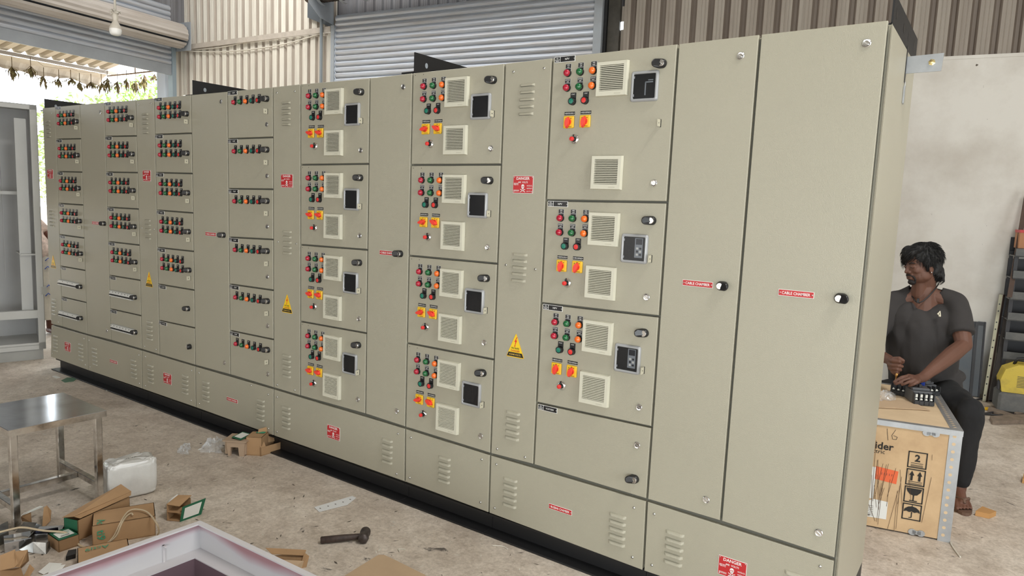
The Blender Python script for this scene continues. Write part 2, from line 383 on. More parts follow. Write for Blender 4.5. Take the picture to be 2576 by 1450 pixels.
# shutter behind the board
d1 = struct(link('door_1', None, None, room(-7.78, BW-.06)), 'grey steel rolling shutter in the back wall behind the switchboard, its roll half uncovered')
pt = .0775; P0 = room(-7.70, BW-.06, 0); me = slat_mesh(V((0, 0, 0)), RM_T, ins, 3.87, pt, SHUT).build('slat', mesh=True)
for i in range(0, 62):
    z = 3.36+(i-18)*pt if False else 0.07+i*pt
    if 2.9 < z < 4.16: link('slat', me, d1, P0+ZA*z)
mb = MB(); mb.prism([P0+ZA*0.0, P0+RM_T*3.87, P0+RM_T*3.87+ZA*2.95, P0+ZA*2.95], ins*.02, SHUT); o = mb.build('lower_curtain', d1)
for a0, w in ((-7.765, .062), (-3.845, .10)):
    mb = MB(); p = room(a0, BW-.10, 0)
    mb.prism([p, p+RM_T*w, p+RM_T*w+RM_N*.10, p+RM_N*.10], (0, 0, 4.04 if w < .07 else 6.3), SHUTF); mb.build('guide_rail', d1, p)
mb = MB(); p = room(-3.74, BW-.05, 0); mb.prism([p, p+RM_T*.035, p+RM_T*.035+RM_N*.08, p+RM_N*.08], (0, 0, 6.3), BLACKM); mb.build('jamb_angle', d1, p)
mb = MB(); p = room(-3.70, BW-.02, 3.2); mb.prism([p, p+RM_T*.14, p+RM_T*.14+RM_N*.05, p+RM_N*.05], (0, 0, 3.2), mat('dark_stained_column', (.055, .05, .04), .7, var=.4, vscale=6)); mb.build('column_strip', d1, p)
# end plate, barrel and partly laid cover
mb = MB(); e0 = room(-8.26, BW-.50, 0); Pn = RM_T
poly = [room(-7.78, BW-.02, 4.06), room(-7.78, BW-.02, 4.9), room(-7.78, BW-.52, 4.9), room(-7.78, BW-.52, 4.24), room(-7.78, BW-.30, 4.10)]
mb.prism(poly, -RM_T*.006, SHUTF); mb.build('end_plate', d1, poly[0])
mb = MB(); poly = [room(-8.25, BW-.03, 4.20), room(-7.78, BW-.03, 4.02), room(-7.78, BW-.03, 4.9), room(-8.25, BW-.03, 4.9)]
mb.prism(poly, ins*.01, mat('dark_bracket', (.10, .115, .13), .5)); mb.build('wall_bracket', d1, poly[0])
mb = MB(); mb.cyl(room(-8.0, BW-.30, 4.42), room(-3.7, BW-.30, 4.42), .11, mat('spring_steel', (.11, .085, .07), .5, .6, var=.4, vscale=20), 20)
nrm = 44
for i in range(nrm): # spring coils
    a = -7.95+i*.05; mb.lathe(room(a, BW-.30, 4.42), RM_T, [(0, .11), (.012, .128), (.024, .11)], MATS['spring_steel'], 18)
mb.build('barrel_spring', d1, room(-7.9, BW-.3, 4.42))
for i in range(6):
    a = -7.74+i*.36; mb = MB(); pts = [room(a, BW-.30-.17*cos(t), 4.42+.17*sin(t)) for t in [(-1.9+3.6*j/14) for j in range(15)]]
    for j in range(14): mb.add([pts[j], pts[j]+RM_T*.05, pts[j+1]+RM_T*.05, pts[j+1]], [(0, 1, 2, 3)], SHUTF, True)
    mb.build('barrel_strap', d1, pts[0])
for r, z in ((.235, 0),):
    for i in range(5):   # curled slats lying over the barrel
        t0 = -.55+i*.42
        mb = MB(); pts = []
        for j in range(6):
            t = t0+.40*j/5; rr = r+(.016*sin(pi*j/5)); pts.append(room(-7.70, BW-.30-rr*cos(t), 4.42+rr*sin(t)))
        for j in range(5): mb.add([pts[j], pts[j]+RM_T*3.87, pts[j+1]+RM_T*3.87, pts[j+1]], [(0, 1, 2, 3)], SHUT, True)
        if i > 0: mb.build('rolled_slat', d1, pts[0])
pp = MB(); a = room(-7.935, BW-.10, 0); pp.cyl(a+ZA*0.02, a+ZA*4.15, .022, mat('pipe_grey', (.22, .25, .27), .4), 12); tag(pp.build('shutter_pipe', None, a), 'thin grey vertical pipe beside the left rail of the back shutter', 'pipe')
# shutter of the big left doorway, rolled up
d2 = struct(link('door_2', None, None, room(LW+.05, 5.0, 3.45)), 'blue-grey rolling shutter rolled up above the bright open doorway on the left')
me = slat_mesh(V((0, 0, 0)), -RM_N, RM_T, 7.2, .082, SHUT).build('slat', mesh=True)
for i in range(11): link('slat', me, d2, room(LW+.06, 5.06, 3.62+i*.082))
mb = MB(); p = room(LW+.05, 5.06, 3.465); mb.prism([p, p-RM_N*7.2, p-RM_N*7.2+ZA*.155, p+ZA*.155], RM_T*.03, mat('bottom_bar', (.27, .29, .31), .45, var=.15, vscale=2)); mb.build('bottom_bar', d2, p)
mb = MB(); p = room(LW+.0, 5.06, 0); mb.prism([p, p+RM_N*.07, p+RM_N*.07+RM_T*.10, p+RM_T*.10], (0, 0, 4.0), mat('rail_blue', (.24, .30, .34), .5)); mb.build('guide_rail', d2, p)
mb = MB(); n = 34; c = (LW+.25, 4.055)
prof = []
for j in range(n+1):
    t = pi*1.95*j/n - .5; rr = .180+.011*(j % 2); prof.append((c[0]+rr*cos(t), c[1]+rr*sin(t)))
for j in range(n):
    a, b = room(prof[j][0], 5.10, prof[j][1]), room(prof[j+1][0], 5.10, prof[j+1][1]); mb.add([a, a-RM_N*7.4, b-RM_N*7.4, b], [(0, 1, 2, 3)], HOOD, j % 2 == 0)
mb.add([room(x, 5.10, z) for x, z in prof[:-1]], [list(range(n))], SHUTF); mb.build('shutter_roll', d2, room(c[0], 5.1, c[1]))
mb = MB(); p = room(LW+.01, 5.135, 3.84); mb.prism([p, p+RM_T*.42, p+RM_T*.42+ZA*.43, p+ZA*.43], RM_N*.012, SHUTF); mb.build('end_plate', d2, p)
for b in (4.98, ):
    mb = MB(); p = room(LW-.30, b+.10, 0); mb.prism([p, p+RM_N*.10, p+RM_N*.10+RM_T*.20, p+RM_T*.20], (0, 0, 3.9), mat('bluish_wall', (.42, .47, .55), .7)); struct(mb.build('trim_1', None, p))

# wires on the back wall, the hanging bulb
WIRE = mat('white_conduit', (0.66, 0.62, 0.54), .5)
def sag(p, q, s, n=14): return [p.lerp(q, i/n)-ZA*(s*4*(i/n)*(1-i/n)) for i in range(n+1)]
def wall(px, py, off=.05): return onp(px, py, RM_N, BW-off)
wires = [[(472, 115), (520, 114), (580, 105), (650, 91)], [(465, 126), (540, 121), (600, 110), (650, 92)], [(650, 91), (668, 93), (712, 91), (770, 86), (838, 75)], [(455, 125), (480, 129), (560, 130), (650, 122), (740, 105), (838, 74)]]
for i, w in enumerate(wires):
    pts = [wall(x, y) for x, y in w]; sm = []
    for k in range(len(pts)-1):
        for j in range(5):
            t = j/5; a = pts[max(k-1, 0)]; b = pts[k]; c_ = pts[k+1]; d = pts[min(k+2, len(pts)-1)]
            sm.append(.5*((2*b)+(-a+c_)*t+(2*a-5*b+4*c_-d)*t*t+(-a+3*b-3*c_+d)*t**3))
    sm.append(pts[-1]); mb = MB(); mb.tube(sm, .009, WIRE, 6)
    lab = ['upper white cable clipped to the girt, left half of the run', 'second white cable just below it, rising from the left corner to the girt', 'white cable from the girt middle to the back shutter', 'lowest white cable sagging right across the light cladding'][i]
    tag(mb.build('cable', None, sm[0]), lab, 'cable', 'white cables across the back wall')
bp = CAMP+ray(291, 90).normalized()*5.2
blb = thing('pendant_bulb', 'white LED bulb hanging on a cord in front of the left shutter', 'bulb', bp)
BW_ = mat('bulb_shell', (.60, .55, .47), .4); BG = mat('bulb_diffuser', (.86, .84, .80), .3)
MB().lathe(bp, ZA, [(.040, .034), (.047, .035), (.060, .029), (.080, .017), (.095, .012)], BW_, 24).build('bulb_housing', blb, bp)
MB().lathe(bp, ZA, [(0, .0), (.002, .018), (.006, .027), (.014, .032), (.030, .0345), (.040, .034)], BG, 24).build('diffuser', blb, bp)
mb = MB(); mb.lathe(bp, ZA, [(.090, .013), (.108, .018), (.128, .017), (.14, .010)], BW_, 14)
for k in range(9):
    a = k*.7; mb.tube([bp+V((0, 0, .135)), bp+V((.02*cos(a), .02*sin(a), .145+.01*sin(3*k))), bp+V((.035*cos(a+.8), .03*sin(a+.8), .135+.012*cos(k)))], .0035, WIRE, 5)
mb.build('bulb_holder', blb, bp)
MB().tube([bp+V((0, 0, .135)), bp+V((.004, 0, .5)), bp+V((-.002, 0, 1.2)), V((bp.x, bp.y, ROOF))], .0075, WIRE, 6).build('cord', blb, bp)

# ------------------------------------------------------------------ the switchboard
VS = {0: ((106.2, 271), (128.3, 816)), 1: ((138.8, 268), (157, 823)), 3: ((200.6, 262), (219.5, 842)), 5: ((262, 257), (279.3, 857)),
      6: ((341.3, 250.5), (357, 880)), 7: ((387.7, 246), (401.5, 893.5)), 8: ((480.5, 237.5), (491.5, 920)), 9: ((571.8, 229), (579.3, 944)),
      10: ((686.3, 217.5), (688.5, 977)), 11: ((756, 210), (755.3, 997)), 12: ((930.3, 195), (919, 1043)), 13: ((1038, 182), (1019.5, 1076)),
      14: ((1270, 157.5), (1233.5, 1142.5)), 15: ((1390, 143.7), (1342, 1170.7)), 16: ((1706, 108), (1627, 1258)), 17: ((1912.5, 84), (1812.7, 1313.6)),
      18: ((2238, 47.5), (2101.5, 1408))}
def vx(i, y):
    (a, b), (c, d) = VS[i]; return a+(c-a)*(y-b)/(d-b)
def vp(i, y): return aty(vx(i, y), y, 0)
TOP = {i: VS[i][0][1] for i in VS}; SEAM = {i: VS[i][1][1] for i in VS}
XS = {i: (vp(i, TOP[i]).x+vp(i, SEAM[i]).x)/2 for i in VS}
LOW = {0: (127.5, 899), 3: (221.7, 933.2), 6: (357.8, 980), 8: (492.6, 1027), 10: (688.5, 1098), 13: (1018.3, 1214), 14: (1229, 1292.5), 16: (1617.5, 1438.5)}
G = 0.0048
def slab(mb, q, dep, m, ch=.0022, g=G, gt=None):
    """door leaf from four corners TL,TR,BR,BL on the front plane y=0, folded edge with a soft chamfer"""
    tl, tr, br, bl = [V(p) for p in q]; gt = g if gt is None else gt
    tl, tr, br, bl = tl+V((g, 0, -gt)), tr+V((-g, 0, -gt)), br+V((-g, 0, g)), bl+V((g, 0, g))
    o = [tl, tr, br, bl]; c = [tl+V((ch, 0, -ch)), tr+V((-ch, 0, -ch)), br+V((-ch, 0, ch)), bl+V((ch, 0, ch))]
    ring1 = [p+V((0, ch, 0)) for p in o]; ring2 = [p+V((0, dep, 0)) for p in o]
    vs = c+ring1+ring2
    fs = [(3, 2, 1, 0)]+[(i, (i+1) % 4, (i+1) % 4+4, i+4) for i in range(4)]+[(i+4, (i+1) % 4+4, (i+1) % 4+8, i+8) for i in range(4)]+[(8, 9, 10, 11)]
    mb.add(vs, fs, m); return mb
def bil(q, u, v):
    tl, tr, br, bl = q; return (tl*(1-u)+tr*u)*(1-v)+(bl*(1-u)+br*u)*v

# --- shared small meshes, origin at the fixing point on the door face, -y is outwards
O3 = V((0, 0, 0)); OUT = V((0, -1, 0))
def lamp_mesh(lens, dome):
    mb = MB(); mb.lathe(O3, OUT, [(0, .0165), (.004, .0165), (.008, .0150), (.011, .0148)], BLACK, 18)
    if dome: mb.lathe(O3, OUT, [(.006, .0146), (.016, .0146), (.021, .0128), (.0245, .0085), (.0258, .0)], lens, 18)
    else:
        mb.lathe(O3, OUT, [(.006, .0150), (.017, .0155), (.019, .0148), (.019, .0118), (.0175, .0118)], BLACK, 18)
        mb.lathe(O3, OUT, [(.012, .0116), (.018, .0114), (.019, .0)], lens, 18, False)
    return mb.build('indicator_lamp' if dome else 'push_button', mesh=True)
LM = {'r': lamp_mesh(LRED, True), 'g': lamp_mesh(LGRN, True), 'a': lamp_mesh(LAMB, True), 'G': lamp_mesh(BGRN, False), 'R': lamp_mesh(BRED, False)}
def legend_mesh(lines, border=True):
    mb = MB(); w, h = .0275, .046; zc = .0145
    if border:
        mb.box((0, -.0008, zc+.0), (w, .0016, h), mat('legend_edge', (.42, .42, .42), .5)); mb.box((0, -.0011, zc+.0135), (w-.0020, .0022, .0170), PLATE); mb.box((0, -.0011, zc-.0095), (w-.0020, .0022, h-.0215), PLATE)
        for i, s in enumerate(lines): put_text(mb, s, (0, -.0024, zc+.0135+(.0038 if i == 0 else -.0042)*(len(lines) > 1)), .0052, WHITE, .021, bold=.01)
    else:
        mb.box((0, -.001, zc), (w, .002, .044), PLATE); put_text(mb, lines[0], (0, -.0024, zc+.015), .0045, WHITE, .018, bold=.01)
    return mb.build('legend_plate', mesh=True)
LG = {}
def legend(*lines, border=True):
    k = (lines, border)
    if k not in LG: LG[k] = legend_mesh(lines, border)
    return LG[k]
mb = MB(); mb.lathe(O3, OUT, [(0, .0145), (.003, .0145), (.0048, .0125), (.0040, .0085), (.0040, 0)], CHROME, 20, False); mb.box((0, -.0052, 0), (.016, .0026, .0034), ZINC, Matrix.Rotation(radians(35), 3, 'Y')); LOCK = mb.build('quarter_turn_lock', mesh=True)
mb = MB(); mb.lathe(O3, OUT, [(0, .0060), (.002, .0060), (.004, .0042), (.0045, 0)], ZINC, 10); mb.box((0, -.0046, 0), (.0085, .0008, .0014), mat('slot_dark', (.1, .1, .1), .5)); SCREW = mb.build('screw', mesh=True)
def handle_mesh(side):
    mb = MB(); n = 24; r0, r1, r2 = [], [], []
    for i in range(n):   # stadium shaped lever, standing further out at its free end
        t = 2*pi*i/n; cx = -.017*side if cos(t)*side < 0 else 0
        x0, z0 = cos(t)*.0185+cx*.55, sin(t)*.0185; x1, z1 = cos(t)*.0172+cx, sin(t)*.0172
        f = lambda x: -.016-.018*max(0, min(1, -x*side/.03))
        r0.append(V((x0, 0, z0))); r1.append(V((x1, f(x1)+.002, z1))); r2.append(V((x1*.9, f(x1)-.0005, z1*.86)))
    vs = r0+r1+r2
    mb.add(vs, [[k*n+i, k*n+(i+1) % n, (k+1)*n+(i+1) % n, (k+1)*n+i] for k in (0, 1) for i in range(n)], BLACK, True)
    mb.add(r2, [list(range(n))], BLACK)
    mb.lathe((.001*side, -.014, 0), OUT, [(0, .0135), (.007, .0135)], CHROME, 16); mb.lathe((.001*side, -.021, 0), OUT, [(0, .0135), (.0015, .0115), (.0015, 0)], CHROME, 16, False); mb.box((.001*side, -.0230, 0), (.012, .001, .0022), ZINC, Matrix.Rotation(radians(40), 3, 'Y'))
    return mb.build('door_handle', mesh=True)
HAND = {1: handle_mesh(1), -1: handle_mesh(-1)}
mb = MB(); n = 10; ring = [V((0, -.016+.0030*cos(2*pi*i/n), .0030*sin(2*pi*i/n))) for i in range(n)]
mb.box((.0012, -.0006, 0), (.0050, .0012, .031), mat('slot_black', (.01, .01, .01), .8))
TABM = mat('tab_paint', (.52, .49, .38), .4)
sq = [V((0, -.028, -.014)), V((0, -.028, .014)), V((0, 0, .014)), V((0, 0, -.014))]
for off in (-.001, .001):
    for i in range(n):   # plate with a padlock hole
        a, b = ring[i], ring[(i+1) % n]; f = lambda p: V((0, max(-.028, min(0, -.016+(p.y+.016)*20)), max(-.014, min(.014, p.z*20))))
        mb.add([x+V((off, 0, 0)) for x in (a, b, f(b), f(a))], [(0, 1, 2, 3)], TABM)
mb.box((0, -.0284, 0), (.002, .001, .028), TABM)
mb.box((-.0004, -.014, .0143), (.002, .028, .0006), TABM)
mb.add([p+V((.0002, 0, 0)) for p in ring], [list(range(n))], MATS['slot_black']); TABMESH = mb.build('padlock_tab', mesh=True)
def selector_mesh(ang):
    mb = MB(); mb.box((0, -.005, 0), (.052, .010, .052), YEL, ch=.003)
    for a in (-40, 0, 40): mb.box((.020*sin(radians(a)), -.0104, .020*cos(radians(a))), (.0028, .0008, .0038), PLATE)
    mb.box((.007, -.0104, -.0205), (.020, .0008, .0016), PLATE)
    mb.lathe((0, -.010, 0), OUT, [(0, .0155), (.004, .0150), (.006, .014)], SRED, 18)
    R = Matrix.Rotation(radians(ang), 3, 'Y'); pr = [(-.029, .0015), (-.018, .0080), (-.004, .0115), (.008, .010), (.018, .004), (.022, 0)]
    pts = [V((x, 0, z)) for x, z in pr]+[V((x, 0, -z)) for x, z in pr[::-1]]
    lo = [R @ p+V((0, -.012, 0)) for p in pts]; hi = [R @ (p*.82)+V((0, -.027, 0)) for p in pts]; n = len(pts)
    mb.add(lo+hi, [[i, (i+1) % n, (i+1) % n+n, i+n] for i in range(n)], SRED, True); mb.add(hi, [list(range(n))], SRED)
    return mb.build('selector_switch', mesh=True)
SEL = {}
def sel(a):
    if a not in SEL: SEL[a] = selector_mesh(a)
    return SEL[a]
mb = MB(); mb.lathe(O3, OUT, [(0, .0205), (.003, .0205), (.006, .018), (.008, .012)], CHROME, 20); mb.lathe(O3, OUT, [(.006, .0105), (.014, .010), (.023, .0095)], BLACK, 14)
mb.lathe(O3, OUT, [(.022, .0098), (.031, .0092), (.033, .0)], BRED, 14, False); mb.box((-.004, -.004, .017), (.005, .008, .007), BLACK); POT = mb.build('speed_knob', mesh=True)
def grille_mesh(s=.139):
    mb = MB(); h = s/2; e = .0195; y0, y1 = -.0005, -.020
    o0 = [V((-h-.002, y0, -h-.002)), V((h+.002, y0, -h-.002)), V((h+.002, y0, h+.002)), V((-h-.002, y0, h+.002))]
    o1 = [V((-h, y1, -h)), V((h, y1, -h)), V((h, y1, h)), V((-h, y1, h))]
    a, b = -h+.014, h-.014; zb, zt = -h+.020, h-.014
    i1 = [V((a, y1, zb)), V((b, y1, zb)), V((b, y1, zt)), V((a, y1, zt))]; i2 = [V((p.x, -.006, p.z)) for p in i1]
    vs = o0+o1+i1+i2
    fs = [(i, (i+1) % 4, (i+1) % 4+4, i+4) for i in range(4)]+[(i+4, (i+1) % 4+4, (i+1) % 4+8, i+8) for i in range(4)]+[(i+8, (i+1) % 4+8, (i+1) % 4+12, i+12) for i in range(4)]
    mb.add(vs, fs, GRILLE); mb.add(i2, [(0, 1, 2, 3)], GRILLE_D)
    n = 14; st = (zt-zb)/n
    for k in range(n):
        z = zb+st*(k+.5)
        pr = [(-.0085, .46), (-.0190, .16), (-.0198, .08), (-.0196, -.26), (-.0180, -.30), (-.0100, -.06)]
        mb.add([V((x, y, z+st*h)) for y, h in pr for x in (a, b)], [(2*i, 2*i+1, 2*i+3, 2*i+2) for i in range(5)], GRILLE)
    mb.box((h*.45, y1-.0002, -h+.008), (.030, .0006, .003), mat('grille_mark', (.50, .48, .38), .5))
    return mb.build('filter_grille', mesh=True)
GRL = grille_mesh()
def window_mesh(kind):
    mb = MB(); w, h = .060, .061
    def rr(w, h, r, y, n=5): return [V((sx*(w-r)+r*cos(a), y, sz*(h-r)+r*sin(a))) for sx, sz, a0 in ((1, 1, 0), (-1, 1, pi/2), (-1, -1, pi), (1, -1, 1.5*pi)) for a in [a0+pi/2*i/n for i in range(n+1)]]
    rings = [rr(w, h, .010, 0), rr(w, h, .010, -.008), rr(w-.005, h-.005, .008, -.013), rr(w-.010, h-.010, .006, -.013), rr(w-.012, h-.012, .005, -.008)]
    n = len(rings[0]); vs = sum(rings, [])
    mb.add(vs, [[j*n+i, j*n+(i+1) % n, (j+1)*n+(i+1) % n, (j+1)*n+i] for j in range(4) for i in range(n)], WINFR, True)
    mb.add(rr(w-.012, h-.012, .005, -.0035), [list(range(n))], mat('window_back', (.004, .004, .005), .6))
    if kind == 'keypad':
        mb.box((.020, -.0045, .004), (.036, .0025, .082), KEYPAD); mb.box((.021, -.0060, .030), (.028, .001, .024), KEYDARK)
        for r in range(3):
            for c in range(2): mb.box((.014+c*.014, -.0062, .002-r*.013), (.009, .001, .008), KEYDARK if (r+c) % 2 else WHITE)
    elif kind == 'arm':
        mb.box((.004, -.0045, -.010), (.005, .002, .052), KEYPAD); mb.box((.020, -.0045, .016), (.034, .002, .005), KEYPAD); mb.box((.026, -.0045, .024), (.022, .002, .004), KEYPAD)
    mb.add(rr(w-.012, h-.012, .005, -.0085), [list(range(n))], WINGL)
    for z in (.036, -.036): mb.box((-w+.014, -.0100, z), (.006, .003, .010), CLEAR)
    return mb.build('viewing_window', mesh=True)
WIN = {k: window_mesh(k) for k in ('plain', 'keypad', 'arm')}
def nameplate_mesh(num, txt, w=.104):
    mb = MB(); h = .025; mb.box((w/2, -.0008, -h/2), (w, .0016, h), WHITE)
    mb.box((w*.14, -.0011, -h*.29), (w*.245, .0022, h*.42), PLATE); mb.box((w*.14, -.0011, -h*.74), (w*.245, .0022, h*.36), PLATE); mb.box((w*.635, -.0011, -h/2), (w*.69, .0022, h*.86), PLATE)
    put_text(mb, num, (w*.14, -.0024, -h*.30), .0062, WHITE, w*.2, bold=.01)
    for k in (0, 1): mb.box((w*.14, -.0024, -h*(.68+.14*k)), (w*.16, .0004, .0014), WHITE)
    put_text(mb, txt, (w*.62, -.0024, -h/2), .0085 if len(txt) < 6 else .0075, WHITE, w*.42, bold=.01)
    mb.lathe((w*.95, -.002, -h/2), OUT, [(0, .0024), (.001, .0022), (.0012, 0)], ZINC, 8)
    return mb.build('nameplate', mesh=True)
NP = {}
def npl(num, txt):
    if (num, txt) not in NP: NP[(num, txt)] = nameplate_mesh(num, txt)
    return NP[(num, txt)]
def strip_plate(txt):
    mb = MB(); mb.box((0, -.0008, 0), (.052, .0016, .0135), PLATE); put_text(mb, txt, (0, -.0018, 0), .0060, WHITE, .038, bold=.012)
    for s in (-1, 1): mb.lathe((s*.0228, -.0014, 0), OUT, [(0, .0018), (.0006, .0018), (.0007, 0)], WHITE, 8)
    return mb.build('switch_legend', mesh=True)
SP = {k: strip_plate(k) for k in ('REMOTE 0 LOCAL', 'VFD 0 BYPASS')}
def chamber_plate(txt, w=.125, h=.024):
    mb = MB(); mb.box((0, -.0007, 0), (w, .0014, h), WHITE); mb.box((0, -.0010, 0), (w-.0030, .0020, h-.0030), DRED); put_text(mb, txt, (0, -.0022, 0), .0108, WHITE, w*.80, bold=.015)
    for s in (-1, 1): mb.lathe((s*(w/2-.006), -.0018, 0), OUT, [(0, .0028), (.001, .0026), (.0012, 0)], ZINC, 8)
    return mb.build('chamber_plate', mesh=True)
CP = {k: chamber_plate(k) for k in ('CABLE CHAMBER', 'BUSBAR CHAMBER')}
def danger_mesh(w=.112, h=.080):
    mb = MB(); mb.box((0, -.0007, 0), (w, .0014, h), WHITE); mb.box((0, -.0010, 0), (w-.003, .0020, h-.003), DRED)
    put_text(mb, 'DANGER', (0, -.0022, h*.355), .0135, WHITE, w*.80, bold=.02); put_text(mb, '440  VOLTS', (0, -.0022, h*.135), .0078, WHITE, w*.62, bold=.015)
    put_text(mb, 'खतरा', (-w*.34, -.0022, h*.02), .0105, WHITE, w*.24)
    put_text(mb, 'सावधान', (-w*.32, -.0022, -h*.36), .0085, WHITE, w*.28)
    for k in range(2): put_text(mb, 'ಅಪಾಯ', (w*.33, -.0022, -h*(.05+.15*k)), .0075, WHITE, w*.26)
    put_text(mb, 'அபாயம்', (w*.33, -.0022, -h*.37), .0075, WHITE, w*.28)
    # skull and crossed bones
    n = 16; mb.add([V((.0085*cos(2*pi*i/n), -.0022, -.008+.0098*sin(2*pi*i/n))) for i in range(n)], [list(range(n))], WHITE)
    mb.add([V((x, -.0022, z)) for x, z in ((-.0055, -.016), (.0055, -.016), (.0048, -.0215), (-.0048, -.0215))], [(0, 1, 2, 3)], WHITE)
    for s in (-1, 1): mb.add([V((s*.0036+.0023*cos(2*pi*i/8), -.0024, -.0085+.0026*sin(2*pi*i/8))) for i in range(8)], [list(range(8))], DRED)
    mb.add([V((x, -.0024, z)) for x, z in ((0, -.0115), (.0015, -.0150), (-.0015, -.0150))], [(0, 1, 2)], DRED)
    for s in (-1, 1): mb.box((0, -.0022, -.0275), (.030, .0004, .0026), WHITE, Matrix.Rotation(s*radians(24), 3, 'Y'))
    for sx in (-1, 1):
        for sz in (-1, 1): mb.lathe((sx*(w/2-.006), -.0018, sz*(h/2-.006)), OUT, [(0, .0026), (.001, .0024), (.0012, 0)], ZINC, 8)
    return mb.build('danger_plate', mesh=True)
DNG = danger_mesh()
def tri_mesh():
    mb = MB(); W_, H = .104, .118
    def tri(w, h, z0, r=.006):
        P = [V((-w/2, 0, z0)), V((w/2, 0, z0)), V((0, 0, z0+h))]; o = []
        for i in range(3):
            a, b, c = P[i-1], P[i], P[(i+1) % 3]; o += [b+(a-b).normalized()*r, b+((a-b).normalized()+(c-b).normalized())*r*.35, b+(c-b).normalized()*r]
        return o
    mb.prism(tri(W_, H, 0), (0, -.0014, 0), YEL); mb.add([p+V((0, -.0016, 0)) for p in tri(W_*.93, H*.93, .003)], [list(range(9))], mat('sign_yellow', (.90, .62, .02), .35))
    mb.add([V((x, -.0018, z)) for x, z in ((-.048, .004), (.048, .004), (.0385, .024), (-.0385, .024))], [(0, 1, 2, 3)], PLATE)
    put_text(mb, '415/440 VOLTS~', (0, -.0022, .014), .0088, mat('sign_ochre', (.75, .5, .08), .4), .070, bold=.01)
    put_text(mb, 'DANGER', (0, -.0020, .032), .0095, DRED, .056, bold=.02); put_text(mb, 'BUS BARS', (0, -.0020, .045), .0085, PLATE, .044, bold=.02)
    bolt = [(.006, .100), (-.008, .075), (-.001, .076), (-.005, .056), (-.008, .057), (-.004, .050), (.001, .058), (-.002, .058), (.008, .084), (.001, .083), (.010, .100)]
    mb.add([V((x, -.0020, z)) for x, z in bolt], [list(range(len(bolt)))], mat('bolt_red', (.75, .02, .02), .4))
    return mb.build('warning_triangle', mesh=True)
TRI = tri_mesh()
def louvre_mesh(w=.082):
    mb = MB(); nx, nz = 14, 5; vs = []
    for j in range(nz+1):
        for i in range(nx+1):
            x = -w/2+w*i/nx; e = min(1, (w/2-abs(x))/.012); e = (1-(1-e)**2)**.5
            a = pi/2*j/nz; vs.append(V((x*(1 if j < nz else .995), -.0110*sin(a)*e if j < nz else -.0110*e, .0125-.0125*(1-cos(a)) if j else .0125)))
    mb.add(vs, [[j*(nx+1)+i, (j+1)*(nx+1)+i, (j+1)*(nx+1)+i+1, j*(nx+1)+i+1] for j in range(nz) for i in range(nx)], PAINT, True)
    mb.add([V((-w/2+.004, -.0004, -.0004)), V((w/2-.004, -.0004, -.0004)), V((w/2-.004, -.0004, .004)), V((-w/2+.004, -.0004, .004))], [(0, 1, 2, 3)], mat('louvre_slot', (.10, .095, .075), .8))
    return mb.build('louvre', mesh=True)
LVR = louvre_mesh()
def mcb_mesh(L, n, labels):
    mb = MB(); MW = mat('mcb_white', (.66, .66, .63), .35); h = .046; p = L/n
    mb.box((L/2, -.004, -h*.5), (L+.006, .008, h+.006), mat('mcb_bezel', (.42, .42, .40), .4))
    for k in range(n):
        mb.box(((k+.5)*p, -.012, -h*.28), (p*.94, .018, h*.5), MW, ch=.001); mb.box(((k+.5)*p, -.012, -h*.86), (p*.94, .018, h*.20), MW, ch=.001)
        mb.box(((k+.5)*p, -.008, -h*.62), (p*.94, .010, h*.28), BLACK); mb.box(((k+.5)*p, -.020, -h*.66), (p*.5, .012, .006), BLACK)
        if k % labels == 0: mb.box(((k+.5)*p, -.0214, -h*.16), (p*.6, .0005, .004), PLATE)
    return mb.build('breaker_row', mesh=True)

# --- sections: each a free-standing enclosure of the line-up
def section(idx, vl, vr, label, left_end=False, right_end=False):
    x0, x1 = XS[vl], XS[vr]
    if right_end: x1 += .010
    t = thing('control_cabinet', label, 'cabinet', V((x0, 0, 0)), 'beige sections of the switchboard line-up')
    ztop = 2.292
    mb = MB(); mb.box(((x0+x1)/2, (.021+.715)/2, (.098+ztop)/2), (x1-x0-.0012, .715-.021, ztop-.098), PAINT, ch=.0025)
    mb.box(((x0+x1)/2-(.006 if right_end else 0), .0205, (.108+ztop)/2), (x1-x0-.004-(.010 if right_end else 0), .0012, ztop-.116), GAP_SHADE)
    mb.build('body', t, V((x0, .02, .1)))
    mb = MB()   # rolled steel base channel, toe outwards
    a, b = x0+(.06 if left_end else 0.001), x1-.001
    mb.box(((a+b)/2, .046, .049), (b-a, .008, .098), BLACKM); mb.box(((a+b)/2, .008, .005), (b-a, .082, .009), BLACKM, ch=.002); mb.box(((a+b)/2, .026, .093), (b-a, .04, .008), BLACKM)
    mb.build('base_channel', t, V((x0, .02, 0)))
    mb = MB(); mb.box(((a+b)/2, .695, .049), (b-a, .008, .098), BLACKM); mb.build('base_channel', t, V((x0, .69, 0)))
    if left_end or right_end: mb = MB(); mb.box((a+.004 if left_end else b-.004, .37, .049), (.008, .65, .098), BLACKM); mb.build('base_channel', t, V((a, .3, 0)))
    return t
class Leaf:
    def __init__(s, kind, t, q, gt=None, dep=.021, W_=None, H=None):
        s.q = [V(p) for p in q]; s.W = W_ or (s.q[1]-s.q[0]).length; s.H = H or (s.q[3]-s.q[0]).length
        s.o = slab(MB(), s.q, dep, PAINT, gt=gt).build(kind, t, s.q[0])
    def at(s, dx, dz): return bil(s.q, dx/s.W, dz/s.H)
    def put(s, name, me, dx, dz, y=-.0002): o = link(name, me, s.o, s.at(dx, dz)+V((0, y, 0))); return o
    def px(s, name, me, px, py): return link(name, me, s.o, aty(px, py, 0)+V((0, -.0002, 0)))
def colq(vl, vr, top, bot):
    return [vp(vl, top[0]), vp(vr, top[1]), vp(vr, bot[1]), vp(vl, bot[0])]
